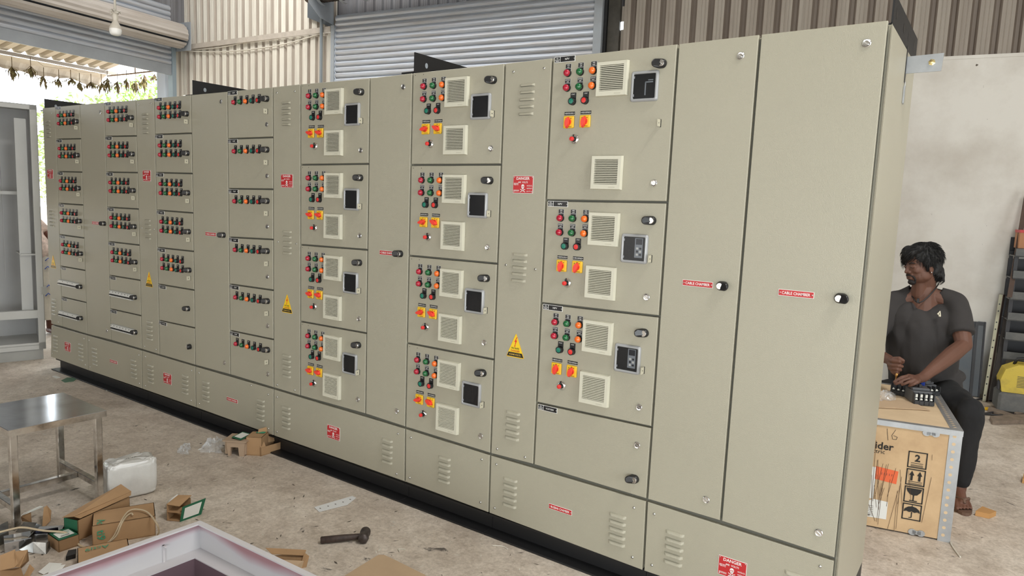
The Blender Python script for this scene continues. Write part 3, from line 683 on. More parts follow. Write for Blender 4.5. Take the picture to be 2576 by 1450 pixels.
def legends(d, x, z, me): d.put('legend_plate', me, x, z)
def vfd_door(t, q, H=.460, num=None, g2=.343, win=('plain', .191), tab=.228, lk=.386, sa=(20, 42), sdz=0):
    d = Leaf('door', t, q, W_=.576, H=H)
    for r, (z, nm) in enumerate(((.076, 'VFD'), (.138, 'BYPASS'))):
        for c, (k, w) in enumerate((('r', 'ON'), ('g', 'OFF'), ('a', 'TRIP'))):
            x = .084+.0622*c; d.put('legend_plate', legend(nm, w), x+.0005, z-.002); d.put('indicator_lamp', LM[k], x, z)
    for x, k, w in ((.115, 'G', 'START'), (.177, 'R', 'STOP')):
        d.put('legend_plate', legend(w, border=False), x+.001, .196); d.put('push_button', LM[k], x, .197)
    for x, s, a in ((.104, 'REMOTE 0 LOCAL', sa[0]), (.184, 'VFD 0 BYPASS', sa[1])):
        d.put('switch_legend', SP[s], x-.002, .2465); d.put('selector_switch', sel(a), x-.002, .284)
    d.put('speed_knob', POT, .133, .358)
    d.put('filter_grille', GRL, .312-.009, .117); d.put('filter_grille', GRL, .312-.010, g2)
    d.put('viewing_window', WIN[win[0]], .4515-.004, win[1]); d.put('padlock_tab', TABMESH, .524, tab); d.put('quarter_turn_lock', LOCK, .514, lk); d.put('door_handle', HAND[1], .517, .074)
    if num: d.put('nameplate', npl(num, 'NPV'), .013, .002+sdz)
    else:
        for x in (.02, .075): d.put('screw_hole', HOLE, x, .016)
    return d
mb = MB(); mb.lathe(O3, OUT, [(0, .0022), (.0004, .0020), (.0005, 0)], BLACK, 8); HOLE = mb.build('screw_hole', mesh=True)
def feeder_door(t, q, rows, W_, H, zs=(.077, .140), np_=None, hz=.130, hx=.424, tab=(.428, .184), lk=None):
    d = Leaf('door', t, q, W_=W_, H=H)
    for r in range(rows):
        for c, (k, w) in enumerate((('r', 'ON'), ('g', 'OFF'), ('a', 'TRIP'), ('G', 'START'), ('R', 'STOP'))):
            x = .083+.0622*c; d.put('legend_plate', legend(w, border=False), x+.002, zs[r]-.002); d.put('indicator_lamp' if c < 3 else 'push_button', LM[k], x, zs[r])
    if hz: d.put('door_handle', HAND[1], hx, hz)
    if tab: d.put('padlock_tab', TABMESH, tab[0], tab[1])
    if lk: d.put('quarter_turn_lock', LOCK, lk[0], lk[1])
    if np_: d.put('nameplate', npl(*np_), .006, .004)
    return d
def rows_of(vl, vr, seams):
    L = [(TOP[vl], TOP[vr])]+seams+[(SEAM[vl], SEAM[vr])]; return [colq(vl, vr, L[i], L[i+1]) for i in range(len(L)-1)]
def vent_cover(t, vl, vr, groups, danger, tri, screws):
    d = Leaf('vent_cover', t, colq(vl, vr, (TOP[vl], TOP[vr]), (SEAM[vl], SEAM[vr])))
    for (x0, y0, x1, y1) in groups:
        for k in range(5): d.px('louvre', LVR, x0+(x1-x0)*k/4, y0+(y1-y0)*k/4)
    if danger: d.px('danger_plate', DNG, *danger)
    if tri: d.px('warning_triangle', TRI, *tri)
    for s in screws: d.px('screw', SCREW, *s)
    return d
def cable_door(t, vl, vr, locks, handle, plate, side=1):
    d = Leaf('door', t, colq(vl, vr, (TOP[vl], TOP[vr]), (SEAM[vl], SEAM[vr])))
    for s in locks: d.px('quarter_turn_lock', LOCK, *s)
    d.px('door_handle', HAND[side], *handle); d.px('chamber_plate', CP['CABLE CHAMBER'], *plate); return d
def low_cover(t, vl, vr, groups, screws, danger=None, plate=None):
    q = [vp(vl, SEAM[vl]), vp(vr, SEAM[vr]), aty(*LOW[vr]) if vr in LOW else V((XS[vr], 0, .10)), aty(*LOW[vl])]
    d = Leaf('bottom_cover', t, q, gt=.009)
    for (x0, y0, x1, y1) in groups:
        for k in range(5): d.px('louvre', LVR, x0+(x1-x0)*k/4, y0+(y1-y0)*k/4)
    for s in screws: d.px('screw', SCREW, *s)
    if danger: d.px('danger_plate', DNG, *danger)
    if plate: d.px('chamber_plate', CP['BUSBAR CHAMBER'], *plate)
    return d
def mcb_door(t, q, px, n, lab, hpx, num, txt, W_, H, L=.25):
    d = Leaf('door', t, q, W_=W_, H=H); a, b = aty(*px[0]), aty(*px[1]); L = b.x-a.x
    o = link('breaker_row', mcb_mesh(L, n, lab), d.o, a+V((0, -.0002, 0)))
    d.px('door_handle', HAND[1], *hpx); d.put('nameplate', npl(num, txt), .006, .004); return d

# section 1
t = section(1, 0, 3, 'leftmost cabinet of the beige row, its small bottom panel with a red danger plate', True)
vent_cover(t, 0, 1, [(121, 307, 123.3, 345.4), (129.7, 534, 131, 570), (136.8, 755, 137.2, 792)], (126.7, 438), (134.6, 675), [(110, 287), (130, 285.6), (120, 549), (141, 552), (128.8, 805), (147, 811)])
R1 = rows_of(1, 3, [(350.4, 349), (431.8, 433.2), (511.8, 516), (590.5, 599), (669.7, 680.7), (747, 761.6)])
for i in range(5): feeder_door(t, R1[i], 2, .445, .262, np_=('%d' % (i+1), 'FEEDER'), hx=.400, tab=(.400, .180))
mcb_door(t, R1[5], ((151, 703.5), (199, 713)), 16, 4, (205, 722), '6', 'LIGHTING', .445, .262); mcb_door(t, R1[6], ((152.5, 781.5), (199.5, 792)), 16, 4, (206.5, 801), '7', 'LIGHTING', .445, .262)
low_cover(t, 0, 3, [(140, 848, 140.3, 884), (203.6, 869, 204.7, 907)], [(131, 826), (211.7, 853), (131.5, 889.6), (215, 918.5)], danger=(170.7, 873))
# section 2
t = section(2, 3, 6, 'second beige cabinet from the left, tall plain door left of its small doors')
cable_door(t, 3, 5, [(253, 283), (270, 832.6)], (264, 563), (241, 561.5))
R2 = rows_of(5, 6, [(343.5, 342), (433.2, 434.5), (521.5, 526.2), (608, 617), (693, 705.6), (777.3, 794.7)])
for i in range(5): feeder_door(t, R2[i], 2, .467, .262, np_=('%d' % (i+8), 'FEEDER'), hx=.420, tab=(.424, .184))
mcb_door(t, R2[5], ((281, 730.5), (334.5, 741)), 14, 2, (341.7, 748.7), '13', 'OUTGOING', .467, .262); mcb_door(t, R2[6], ((284.5, 815), (336.5, 827)), 14, 2, (343, 836.5), '14', 'OUTGOING', .467, .262)
low_cover(t, 3, 6, [(237.9, 879, 240, 919), (336, 909, 338, 952)], [(224, 856.6), (349.6, 893.6), (227, 924), (350.6, 965)], plate=(286, 910.5))
# section 3
t = section(3, 6, 8, 'third beige cabinet from the left, two blank doors with black handles at the bottom')
vent_cover(t, 6, 7, [(365.6, 289.5, 366, 336), (372, 557, 373, 602), (377, 812, 377.6, 855)], (369.5, 442.5), (375.8, 722), [(349, 264), (380, 261), (357, 574), (388, 577), (364, 872), (393, 880)])
R3 = rows_of(7, 8, [(338.8, 335.2), (434.5, 436.8), (529, 536), (622.8, 633), (715.2, 730.4), (806.3, 825.6)])
for i in range(5): feeder_door(t, R3[i], 2, .470, .262, np_=('%d' % (i+15), 'FEEDER'))
for i, h in ((5, (475, 777)), (6, (477, 872))):
    d = Leaf('door', t, R3[i], W_=.47, H=.262); d.px('door_handle', HAND[1 if i == 5 else -1], *h); d.put('nameplate', npl('%d' % (15+i), 'VACANT FEEDER'), .006, .004)
low_cover(t, 6, 8, [(379.4, 922.5, 380.4, 964), (466.3, 948.6, 466.3, 991)], [(366, 898), (482.5, 933), (366, 971), (481, 1008)], danger=(421.6, 953))
# section 4
t = section(4, 8, 10, 'fourth beige cabinet from the left, six doors with one button row each')
cable_door(t, 8, 9, [(557, 256), (565, 913)], (564, 592), (530.5, 589.5))
R4 = rows_of(9, 10, [(349.6, 345.7), (475, 476.5), (597, 603), (715.1, 730.8), (832, 854.8)])
for i in range(6): feeder_door(t, R4[i], 1, .465, .306, zs=(.078,), np_=('%d' % (i+22), 'PUMP'), hz=.072, hx=.413, tab=(.413, .148), lk=(.408, .227))
low_cover(t, 8, 10, [(518.5, 964, 518.5, 1010), (656.6, 1010, 655.5, 1058)], [(501, 939), (675, 993), (501.7, 1016), (675.6, 1079), (632, 970)], plate=(584.5, 1007.3))
# section 5
t = section(5, 10, 13, 'widest middle beige cabinet: louvred strip, four grille doors and a tall cable door')
vent_cover(t, 10, 11, [(720, 261.5, 720, 316), (722.9, 585.5, 722.9, 639), (721.4, 897.5, 721.4, 949)], (722, 455.5), (722.5, 787.5), [(697, 234), (742, 230), (700, 609), (746, 614), (698, 969), (742, 982)])
for q in rows_of(11, 12, [(414.7, 412.5), (616, 629), (809, 839)]): vfd_door(t, q, sa=(15, 17))
cable_door(t, 12, 13, [(1015, 219), (998.6, 1035)], (1008, 639), (976, 637))
low_cover(t, 10, 13, [(720.6, 1028, 720, 1078.5), (974.7, 1110.5, 973.9, 1165)], [(697.6, 999.7), (1001.6, 1092), (697, 1087), (998, 1193)], danger=(839.2, 1089))
# section 6
t = section(6, 13, 14, 'narrow beige cabinet with four grille doors over a panel with one louvre group')
for i, q in enumerate(rows_of(13, 14, [(415.3, 414.2), (643.5, 664), (863.5, 905.2)])): vfd_door(t, q, sa=(-12, 28))
low_cover(t, 13, 14, [(1118.6, 1156, 1116.4, 1213.6)], [(1034, 1101.6), (1212, 1156.6), (1031, 1202.8), (1208.6, 1264.5)])
# section 7
t = section(7, 14, 16, 'beige cabinet with the tallest grille door and a blank vacant-feeder door')
vent_cover(t, 14, 15, [(1327, 217.5, 1323, 290), (1308.5, 644, 1304, 709), (1291, 1042, 1288, 1106)], (1316, 464.8), (1296.2, 900), [(1292, 181), (1369, 172), (1273, 667), (1347, 678), (1251, 1130), (1321, 1151)])
Q = rows_of(15, 16, [(504.3, 509.5), (763, 797), (1013.5, 1076)])
vfd_door(t, Q[0], H=.622, num='101', g2=.502, win=('arm', .157), tab=.307, lk=.545, sa=(-82, -78)); vfd_door(t, Q[1], num='102', win=('keypad', .191), sa=(-82, -74)); vfd_door(t, Q[2], num='103', win=('keypad', .191), sa=(-82, -74))
d = Leaf('door', t, Q[3]); d.px('quarter_turn_lock', LOCK, 1603, 1120.6); d.px('door_handle', HAND[1], 1598, 1205.5); d.put('nameplate', npl('104', 'VACANT FEEDER'), .012, .004)
low_cover(t, 14, 16, [(1284, 1210, 1281.5, 1275), (1554, 1301, 1551, 1371)], [(1249, 1169), (1595, 1278.5), (1244.6, 1279), (1591, 1402.8)], plate=(1409.5, 1282))
# section 8
t = section(8, 16, 18, 'largest beige cabinet at the right end with two full-height doors and CABLE CHAMBER plates', right_end=True)
cable_door(t, 16, 17, [(1863, 141), (1776.5, 1258)], (1815, 719.5), (1755, 714.5), -1)
cable_door(t, 17, 18, [(2180, 109), (2060, 1341)], (2113, 750.5), (2002.5, 739.5), -1)
low_cover(t, 16, 18, [(1698, 1346, 1692.5, 1420), (2002, 1450, 1999, 1530)], [(1646, 1294), (2063.4, 1426), (1640, 1422.6)], danger=(1842, 1431))
xr = XS[18]+.010
mb = MB(); x = xr+.0008   # cable slot, bracket plate and strap on the end panel
mb.box((x, .437, 2.237), (.0016, .020, .135), BLACK, ch=.0004); mb.build('cable_slot', t, V((x, .437, 2.237)))
mb = MB(); mb.box((xr+.028, .48, 2.236), (.056, .004, .066), GALV) if False else mb.prism([V((xr, .445, 2.204)), V((xr+.118, .447, 2.206)), V((xr+.122, .447, 2.272)), V((xr, .445, 2.268))], (0, .004, 0), GALV)
mb.build('bracket_plate', t, V((xr, .445, 2.23)))
mb = MB(); mb.lathe((xr+.085, .446, 2.240), OUT, [(0, .012), (.003, .012), (.004, .008), (.010, .0078), (.011, 0)], BRASS, 6, False); mb.build('bracket_bolt', t, V((xr+.085, .445, 2.24)))
mb = MB(); mb.prism([V((xr+.001, .425, 2.09)), V((xr+.001, .433, 2.09)), V((xr+.001, .433, 2.155)), V((xr+.001, .425, 2.155))], (.006, 0, 0), GALV); mb.tube([V((xr+.004, .430, 2.17)), V((xr+.005, .428, 2.12)), V((xr+.004, .427, 2.085))], .0022, GALV, 6); mb.build('strap', t, V((xr, .43, 2.1)))
mb = MB(); mb.box((xr-.0015, -.0+.010, 1.2), (.0018, .018, 2.18), GASKET); mb.build('door_gasket', t, V((xr, 0, 1.2)))
# lifting beams on top
ZT = 2.293
for k, (xb, w) in enumerate(((XS[13]-.003, 0), (XS[8]-.004, 0), (XS[0]+.012, 0), (XS[18]+.004, 0))):
    mb = MB(); y0 = .012 if k < 3 else .10
    if k == 3: y0 = .03
    mb.box((xb, (y0+.74)/2, ZT+.052), (.006, .74-y0, .100), BLACKM); mb.box((xb-.045, (y0+.74)/2, ZT+.004), (.09, .74-y0, .007), BLACKM)
    for yy in (.10, .30, .45, .64):
        n = 12; mb.add([V((xb+.0036, yy+.011*cos(2*pi*i/n), ZT+.05+(.018 if k == 3 else .014)*sin(2*pi*i/n))) for i in range(n)], [list(range(n))], mat('hole_light', (.30, .33, .36), .8) if k < 3 else BLACK)
    lab = ['black steel lifting angle on top of the cabinet row near its middle', 'black steel lifting angle on top between the third and fourth cabinets', 'black steel lifting angle on top of the leftmost cabinet', 'black steel lifting angle with slots on top of the right end cabinet'][k]
    tag(mb.build('lifting_angle', None, V((xb, y0, ZT))), lab, 'steel angle', 'lifting angles on the switchboard')

# ------------------------------------------------------------------ open enclosure at the far left
EN = mat('enclosure_grey', (0.40, 0.40, 0.395), .45, var=.06, vscale=3); ENL = mat('enclosure_light', (0.52, 0.52, 0.50), .5, var=.05); ENE = mat('raw_edge', (0.50, .46, .36), .8, var=.3, vscale=60)
ex = V((-7.815, .112, 0)); ED = V((-.24, -.97, 0)).normalized(); EB = V((-.97, .24, 0)).normalized()  # along front, into depth
en = thing('open_enclosure', 'unfinished grey open enclosure shell standing at the left frame edge', 'cabinet', ex)
def epr(mb, u0, u1, d0, d1, z0, z1, m):
    mb.prism([ex+ED*u0+EB*d0+ZA*z0, ex+ED*u1+EB*d0+ZA*z0, ex+ED*u1+EB*d1+ZA*z0, ex+ED*u0+EB*d1+ZA*z0], (0, 0, z1-z0), m); return mb
def ep(name, *a): epr(MB(), *a).build(name, en, ex+ED*a[0]+EB*a[2]+ZA*a[4])
EW, EDP = 1.15, .62
ep('side_panel', 0, .004, 0, EDP, .10, 2.375, EN); ep('side_panel', EW-.004, EW, 0, EDP, .10, 2.375, EN)
ep('roof_panel', 0, EW, 0, EDP, 2.37, 2.375, ENL); ep('floor_panel', 0, EW, 0, EDP, .14, .145, ENL)
ep('corner_post', 0, .055, 0, .006, .10, 2.375, ENL); ep('corner_post', EW-.055, EW, 0, .006, .10, 2.375, ENL); ep('edge_strip', -.002, .002, .01, .05, .35, 2.36, ENE)
ep('inner_post', .075, .165, .10, .104, .42, 2.25, ENL); ep('inner_post', .26, .262, .30, .36, .75, 2.0, EN)
ep('top_rail', 0, EW, 0, .006, 2.33, 2.375, ENL); ep('bottom_rail', 0, EW, 0, .006, .10, .165, ENL); ep('cross_rail', 0, EW, .006, .05, .40, .475, ENL)
ep('cross_rail', .08, EW, .30, .33, 1.55, 1.58, ENL); ep('shelf_bracket', .02, .16, .06, .45, .99, 1.005, ENL)
# back sheet with two cut-outs
bk = [(0, EW, 1.45, 2.37), (0, .40, .10, 1.45), (.40, EW, 1.02, 1.12), (.40, .46, .10, 1.45), (.9, EW, .10, 1.45), (.40, EW, .145, .45)]
for q in bk: ep('back_sheet', q[0], q[1], EDP-.006, EDP-.002, q[2], q[3], EN)
ep('cutout_frame', .38, .92, EDP-.03, EDP-.006, 1.02, 1.10, ENL); ep('cutout_frame', .38, .44, EDP-.03, EDP-.006, .45, 1.45, ENL)
ep('plinth', 0.02, EW-.02, .02, EDP-.02, 0, .10, mat('plinth_grey', (.36, .36, .34), .6, var=.1))
for z in (2.19, 2.12):
    p = ex+ED*.30+EB*.52+ZA*z; MB().cyl(p, p-EB*.02, .010, ZINC, 8).build('stud', en, p)
p = ex+ZA*.44-EB*.002; mb = MB(); mb.box(p+ZA*.22, (.012, .05, .07), ENL, Matrix.Rotation(radians(14), 3, 'Z')); mb.build('hinge', en, p)

# ------------------------------------------------------------------ outside
LEAF1 = mat('leaf_sunlit', (.30, .50, .10), .7, var=.4, vscale=3); LEAF2 = mat('leaf_pale', (.38, .48, .20), .7, var=.4, vscale=3); BARK = mat('bark', (.20, .13, .08), .9)
def leaf_cloud(c, r, n, seed, m, size=.085):
    rnd = random.Random(seed); vs, fs = [], []
    for i in range(n):
        d = V((rnd.gauss(0, 1), rnd.gauss(0, 1), rnd.gauss(0, 1))).normalized()*(rnd.random()**.45)
        p = V(c)+V((d.x*r[0], d.y*r[1], d.z*r[2])); a = V((rnd.gauss(0, 1), rnd.gauss(0, 1), rnd.gauss(0, 1))).normalized(); b = a.orthogonal().normalized(); s = size*rnd.uniform(.5, 1.2)
        k = len(vs); vs += [p-a*s, p+b*s*.35, p+a*s, p-b*s*.35]; fs.append((k, k+1, k+2, k+3))
    return vs, fs
def tree(x, y, h, r, seed, lab, m, n=1500):
    t = thing('tree', lab, 'tree', V((x, y, 0)), 'trees outside the doorway')
    mb = MB(); mb.tube([V((x, y, 0)), V((x+.1, y, h*.3)), V((x-.1, y+.1, h*.6)), V((x, y, h*.8))], .1, BARK, 8, [.16, .12, .09, .04])
    for k in range(4): a = k*1.7; mb.tube([V((x, y, h*(.35+.1*k))), V((x+cos(a)*r*.5, y+sin(a)*r*.5, h*(.55+.1*k)))], .04, BARK, 6)
    mb.build('trunk', t, V((x, y, 0))); vs, fs = leaf_cloud((x, y, h*.62), (r, r, h*.40), n, seed, m); mb = MB(); mb.add(vs, fs, m); mb.build('foliage', t, V((x, y, h*.6)))
tree(-22.0, 9.5, 5.2, 2.6, 1, 'sunlit green tree filling the right half of the doorway view', LEAF1, 7800)
tree(-19.0, 5.6, 3.9, 1.6, 2, 'small pale green tree in the middle of the doorway view', LEAF2, 3900)
tree(-20.0, 1.2, 4.6, 2.0, 3, 'pale leafy tree at the left of the doorway behind the open enclosure', LEAF2, 5400)
tree(-14.5, 1.15, 3.4, .9, 4, 'bright bush showing in the gap between enclosure and first cabinet', LEAF1, 3600)
# awning outside the doorway
AW = dirty('awning_sheet', (.46, .40, .32), (.34, .26, .19), 2, .6, spots=False)
aw = thing('awning', 'corrugated metal awning outside the doorway with a ragged gutter edge', 'awning', room(LW-.1, 2.0, 3.9))
mb = MB(); pts = []
for k in range(26):
    for u_, h_ in ((0, 0), (.10, 0), (.13, .05), (.17, .05)): pts.append((.75+k*.2+u_, h_))
pts = [q for q in pts if q[0] < 5.50]
for i in range(len(pts)-1):
    (b0, h0), (b1, h1) = pts[i], pts[i+1]; mb.add([room(LW-.15, b0, 4.12+h0), room(LW-.15, b1, 4.12+h1), room(LW-2.15, b1, 3.72+h1), room(LW-2.15, b0, 3.72+h0)], [(0, 1, 2, 3)], AW)
mb.build('awning_sheet', aw, room(LW-.12, 0, 4.05))
mb = MB(); p = room(LW-2.12, .65, 3.655); mb.prism([p, p+RM_N*4.95, p+RM_N*4.95+ZA*.05, p+ZA*.05], RM_T*.05, mat('purlin', (.30, .26, .22), .7)); mb.build('purlin', aw, p)
rnd = random.Random(5); mb = MB(); grid = []
for i in range(100):
    b = .65+i*.049; sg_ = .022*abs(sin(i*.8)); rg = rnd.uniform(-.018, .012)+.02*sin(i*.31)
    grid.append([room(LW-2.18, b, 3.66-sg_*.3), room(LW-2.30-sg_, b, 3.60), room(LW-2.36-sg_, b, 3.53), room(LW-2.33-sg_, b, 3.47+rg)])
for i in range(99):
    for j in range(3): mb.add([grid[i][j], grid[i+1][j], grid[i+1][j+1], grid[i][j+1]], [(0, 1, 2, 3)], AW, True)
mb.build('gutter', aw, grid[0][0])
mb = MB(); mb.tube([room(LW-2.1, 5.45, 3.62), room(LW-1.2, 5.25, 3.58), room(LW-.3, 5.1, 3.56)], .012, BARK, 6); mb.tube([room(LW-1.0, 5.2, 3.56), room(LW-1.0, 5.2, 3.78)], .010, BARK, 6); mb.build('support_rod', aw, p)
# dried leaf bunches hanging on a line
DRY = mat('dried_leaf', (.16, .11, .05), .9, var=.5, vscale=20); DRYG = mat('dried_leaf_green', (.22, .19, .08), .9, var=.5, vscale=20)
cnt = 0
xs = [(30, 165, 205), (77, 165, 200), (110, 190, 222), (148, 195, 222), (178, 195, 220), (200, 203, 232), (229, 205, 230), (255, 205, 238), (270, 195, 235), (296, 203, 236), (318, 195, 230), (342, 200, 235), (362, 185, 232), (388, 185, 208)]
ords = ['first', 'second', 'third', 'fourth', 'fifth', 'sixth', 'seventh', 'eighth', 'ninth', 'tenth', 'eleventh', 'twelfth', 'thirteenth', 'last']
for i, (px, y0, y1) in enumerate(xs):
    top = onp(px, y0, RM_T, LW-1.3); bot = onp(px, y1, RM_T, LW-1.3); L = top.z-bot.z; mb = MB(); rnd = random.Random(i+40)
    mb.tube([top+ZA*.12, top, top-ZA*L*.5], .005, DRY, 5)
    for k in range(20):
        a = rnd.uniform(0, 2*pi); l = L*rnd.uniform(.4, 1.15); s = rnd.uniform(.02, .10); st = top-ZA*L*rnd.uniform(0, .35); d = V((cos(a)*s, sin(a)*s, -l*.7)); e = st+d; w = V((-sin(a), cos(a), .1))*rnd.uniform(.010, .022); mid = st+d*.55+V((cos(a), sin(a), 0))*s*.5
        mb.add([st, mid-w, e, mid+w], [(0, 1, 2, 3)], DRYG if k % 3 else DRY)
        if k % 2: mb.tube([st, mid, e], .0035, DRY, 4)
    tag(mb.build('leaf_bunch', None, top), '%s bunch of dried leaves hanging under the awning, counted from the left' % ords[i], 'dried leaves', 'dried leaf bunches')
mb = MB(); pts = [onp(x, y-3, RM_T, LW-1.3)+ZA*.12 for x, y, _ in xs]; mb.tube([pts[0]-RM_N*.6]+pts+[room(LW-.4, 5.05, 3.5)], .002, DRY, 5); tag(mb.build('hanging_line', None, pts[0]), 'thin line under the awning that carries the dried leaf bunches', 'cord')

# ------------------------------------------------------------------ floor things, left and front
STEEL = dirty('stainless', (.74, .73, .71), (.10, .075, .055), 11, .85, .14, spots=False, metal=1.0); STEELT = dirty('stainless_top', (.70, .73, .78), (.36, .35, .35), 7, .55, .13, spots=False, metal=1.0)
s0 = V((-4.40, -1.23, 0)); st = thing('steel_stool', 'stainless steel stool with a square top on the left of the floor', 'stool', s0)
sx0, sx1, sy0, sy1, sh = -4.655, -4.155, -1.450, -1.012, .50
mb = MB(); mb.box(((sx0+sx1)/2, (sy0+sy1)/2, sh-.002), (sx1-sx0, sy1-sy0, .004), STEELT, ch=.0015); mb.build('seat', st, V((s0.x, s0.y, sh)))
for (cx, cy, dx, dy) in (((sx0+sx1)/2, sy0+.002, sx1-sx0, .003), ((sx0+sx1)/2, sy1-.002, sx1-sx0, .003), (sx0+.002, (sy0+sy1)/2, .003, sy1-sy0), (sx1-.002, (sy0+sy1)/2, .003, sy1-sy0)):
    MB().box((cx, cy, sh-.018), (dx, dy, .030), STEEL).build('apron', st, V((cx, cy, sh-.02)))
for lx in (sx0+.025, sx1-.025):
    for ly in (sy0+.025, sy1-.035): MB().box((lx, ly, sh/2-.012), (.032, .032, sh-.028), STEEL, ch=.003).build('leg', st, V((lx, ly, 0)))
zs_ = .105
for ly in (sy0+.025, sy1-.035): MB().box(((sx0+sx1)/2, ly, zs_), (sx1-sx0-.082, .030, .030), STEEL, ch=.002).build('side_stretcher', st, V((s0.x, ly, zs_)))
MB().box(((sx0+sx1)/2, (sy0+sy1)/2-.005, zs_), (.030, sy1-sy0-.090, .030), STEEL, ch=.002).build('cross_stretcher', st, V((s0.x, s0.y, zs_)))
KR = mat('kraft_card', (.40, .245, .125), .85, var=.10, vscale=6, bump=.3, bscale=90); KRD = mat('kraft_inside', (.30, .18, .09), .9, var=.12, vscale=8); GRN = mat('carton_green', (.012, .115, .055), .6); LABEL = mat('label_white', (.72, .72, .68), .5); GRT = mat('green_print', (.05, .30, .17), .7)
def frame(px0, px1, z=0.0):
    a, b = atz(*px0, z), atz(*px1, z); X = (b-a); L = X.length; X.normalize(); Y = V((-X.y, X.x, 0)); return a, X, Y, L
def sheet(mb, pts, m, th=.003, m2=None):
    pts = [V(p) for p in pts]; n = (pts[1]-pts[0]).cross(pts[2]-pts[0]).normalized(); mb.prism(pts, n*th, m, m2); return mb
def carton(name, lab, a, X, Y, L, D, H, cat='cardboard box', panels=None, th=.003, group='cartons on the floor', skip=()):
    t = thing(name, lab, cat, a, group); P = lambda x, y, z: a+X*x+Y*y+ZA*z
    F = {'front': [P(0, 0, 0), P(L, 0, 0), P(L, 0, H), P(0, 0, H)], 'back': [P(0, D, 0), P(L, D, 0), P(L, D, H), P(0, D, H)], 'left': [P(0, 0, 0), P(0, D, 0), P(0, D, H), P(0, 0, H)], 'right': [P(L, 0, 0), P(L, D, 0), P(L, D, H), P(L, 0, H)], 'bottom': [P(0, 0, .002), P(L, 0, .002), P(L, D, .002), P(0, D, .002)], 'top': [P(0, 0, H), P(L, 0, H), P(L, D, H), P(0, D, H)]}
    for k, q in F.items():
        if k in skip: continue
        m = (panels or {}).get(k, KR); c = (q[0]+q[2])/2; ctr = P(L/2, D/2, H/2); n = (q[1]-q[0]).cross(q[2]-q[0]).normalized()
        if n.dot(ctr-c) < 0: q = q[::-1]; n = -n
        MB().prism(q, n*th, m).build(k+'_panel' if k in ('front', 'back', 'left', 'right') else k+'_flap' if k == 'top' else 'bottom_panel', t, c)
    return t, P
CARD = {}
# closed long carton with green print
a, X, Y, L = frame((232.7, 1375.5), (392, 1347.6)); t, P = carton('long_carton', 'closed long brown carton with green lettering, tied by a cream cord', a, X, Y, L, .165, .098)
mb = MB(); put_text(mb, 'ti9', P(.036, -.0040, .050), .034, GRT, None, -ZA, X, .012); mb.build('print', t, P(.03, 0, .06)); mb = MB(); put_text(mb, 'Ac', P(.036, .026, .1022), .034, GRT, None, -Y, X, .012) ; mb.build('print', t, P(.03, 0, .06))
# open carton with green end
a, X, Y, L = frame((197, 1362.5), (327, 1298)); t, P = carton('open_carton', 'open long brown carton with a green end and raised lid', a, X, Y, L, .085, .10, panels={'left': GRN}, skip=('top',))
MB().add([], [], KR); mb = MB(); sheet(mb, [P(-.012, .005, .125), P(L*1.0, -.012, .128), P(L*1.0, .055, .155), P(-.005, .090, .10)], KR, .003); mb.build('lid', t, P(0, 0, .12))
mb = MB(); sheet(mb, [P(-.014, .004, .125), P(L, -.012, .128), P(L*.98, -.016, .112), P(.01, -.004, .108)], KR); mb.build('lid_flap', t, P(0, 0, .115))
# small carton on its side, right
a, X, Y, L = frame((420, 1311), (452, 1314)); t, P = carton('small_carton', 'small open carton with a green labelled side beside the grey frame corner', a, X, Y, L, .10, .085, skip=('front', 'right', 'top'))
mb = MB(); b0 = P(L, 0, 0); q = [b0, b0+X*.055+Y*.10, b0+X*.075+Y*.11+ZA*.085, b0+X*.015+ZA*.080]; sheet(mb, q, GRN, .002); mb.build('green_side', t, b0)
c = (q[0]+q[1]+q[2]+q[3])/4; mb = MB(); q2 = [c+(p-c)*.72-Y*.003+X*.001 for p in q]; sheet(mb, q2, LABEL, .0008)
mb.build('label', t, c)
mb = MB(); sheet(mb, [P(0, 0, .085), P(L, 0, .080), P(L+.01, .09, .10), P(.005, .09, .095)], KR); mb.build('flap', t, P(0, 0, .085)); mb = MB(); sheet(mb, [P(0, 0, .045), P(L, .0, .045), P(L, .05, .052), P(0, .05, .05)], KR); mb.build('flap', t, P(0, 0, .045))
# pale twist of paper beside it
mb = MB(); p0, p1, p2 = atz(422, 1275, .01), atz(428, 1262, .05), atz(448, 1246, .08); mb.tube([p0, p1, p2], .008, LABEL, 6, [.014, .009, .006]); tag(mb.build('paper_twist', None, p0), 'white twist of paper leaning behind the small carton', 'paper')
# second printed carton, partly behind the frame
a, X, Y, L = frame((196, 1452), (262, 1438)); t, P = carton('flat_carton', 'brown carton lying flat with green lettering at the grey frame edge', a, X, Y, L+.10, .17, .05)
mb = MB(); put_text(mb, 'Acti9', P(.075, .125, .0545), .030, GRT, None, -X, -Y); mb.build('print', t, P(.08, .12, .054))
# green box with white label
a, X, Y, L = frame((148, 1391), (200, 1373)); t, P = carton('green_carton', 'small green box with a white barcode label by the metal offcuts', a, X, Y, L, .11, .055, panels={'top': GRN, 'front': KRD, 'left': KRD})
mb = MB(); q = [P(.012, .022, .0562), P(L-.01, .022, .0562), P(L-.01, .085, .0562), P(.012, .085, .0562)]; sheet(mb, q, LABEL, .0006); 
for k in range(9): mb.box(P(.025+.004*k, .034, .0572), (.0018, .011, .0003), BLACK, Matrix.Rotation(math.atan2(X.y, X.x), 3, 'Z'))
for k in range(4): mb.box(P(.05, .074-.009*k, .0572), (.05-.008*k, .0016, .0003), GRT, Matrix.Rotation(math.atan2(X.y, X.x), 3, 'Z'))
mb.build('label', t, P(.03, .05, .056))
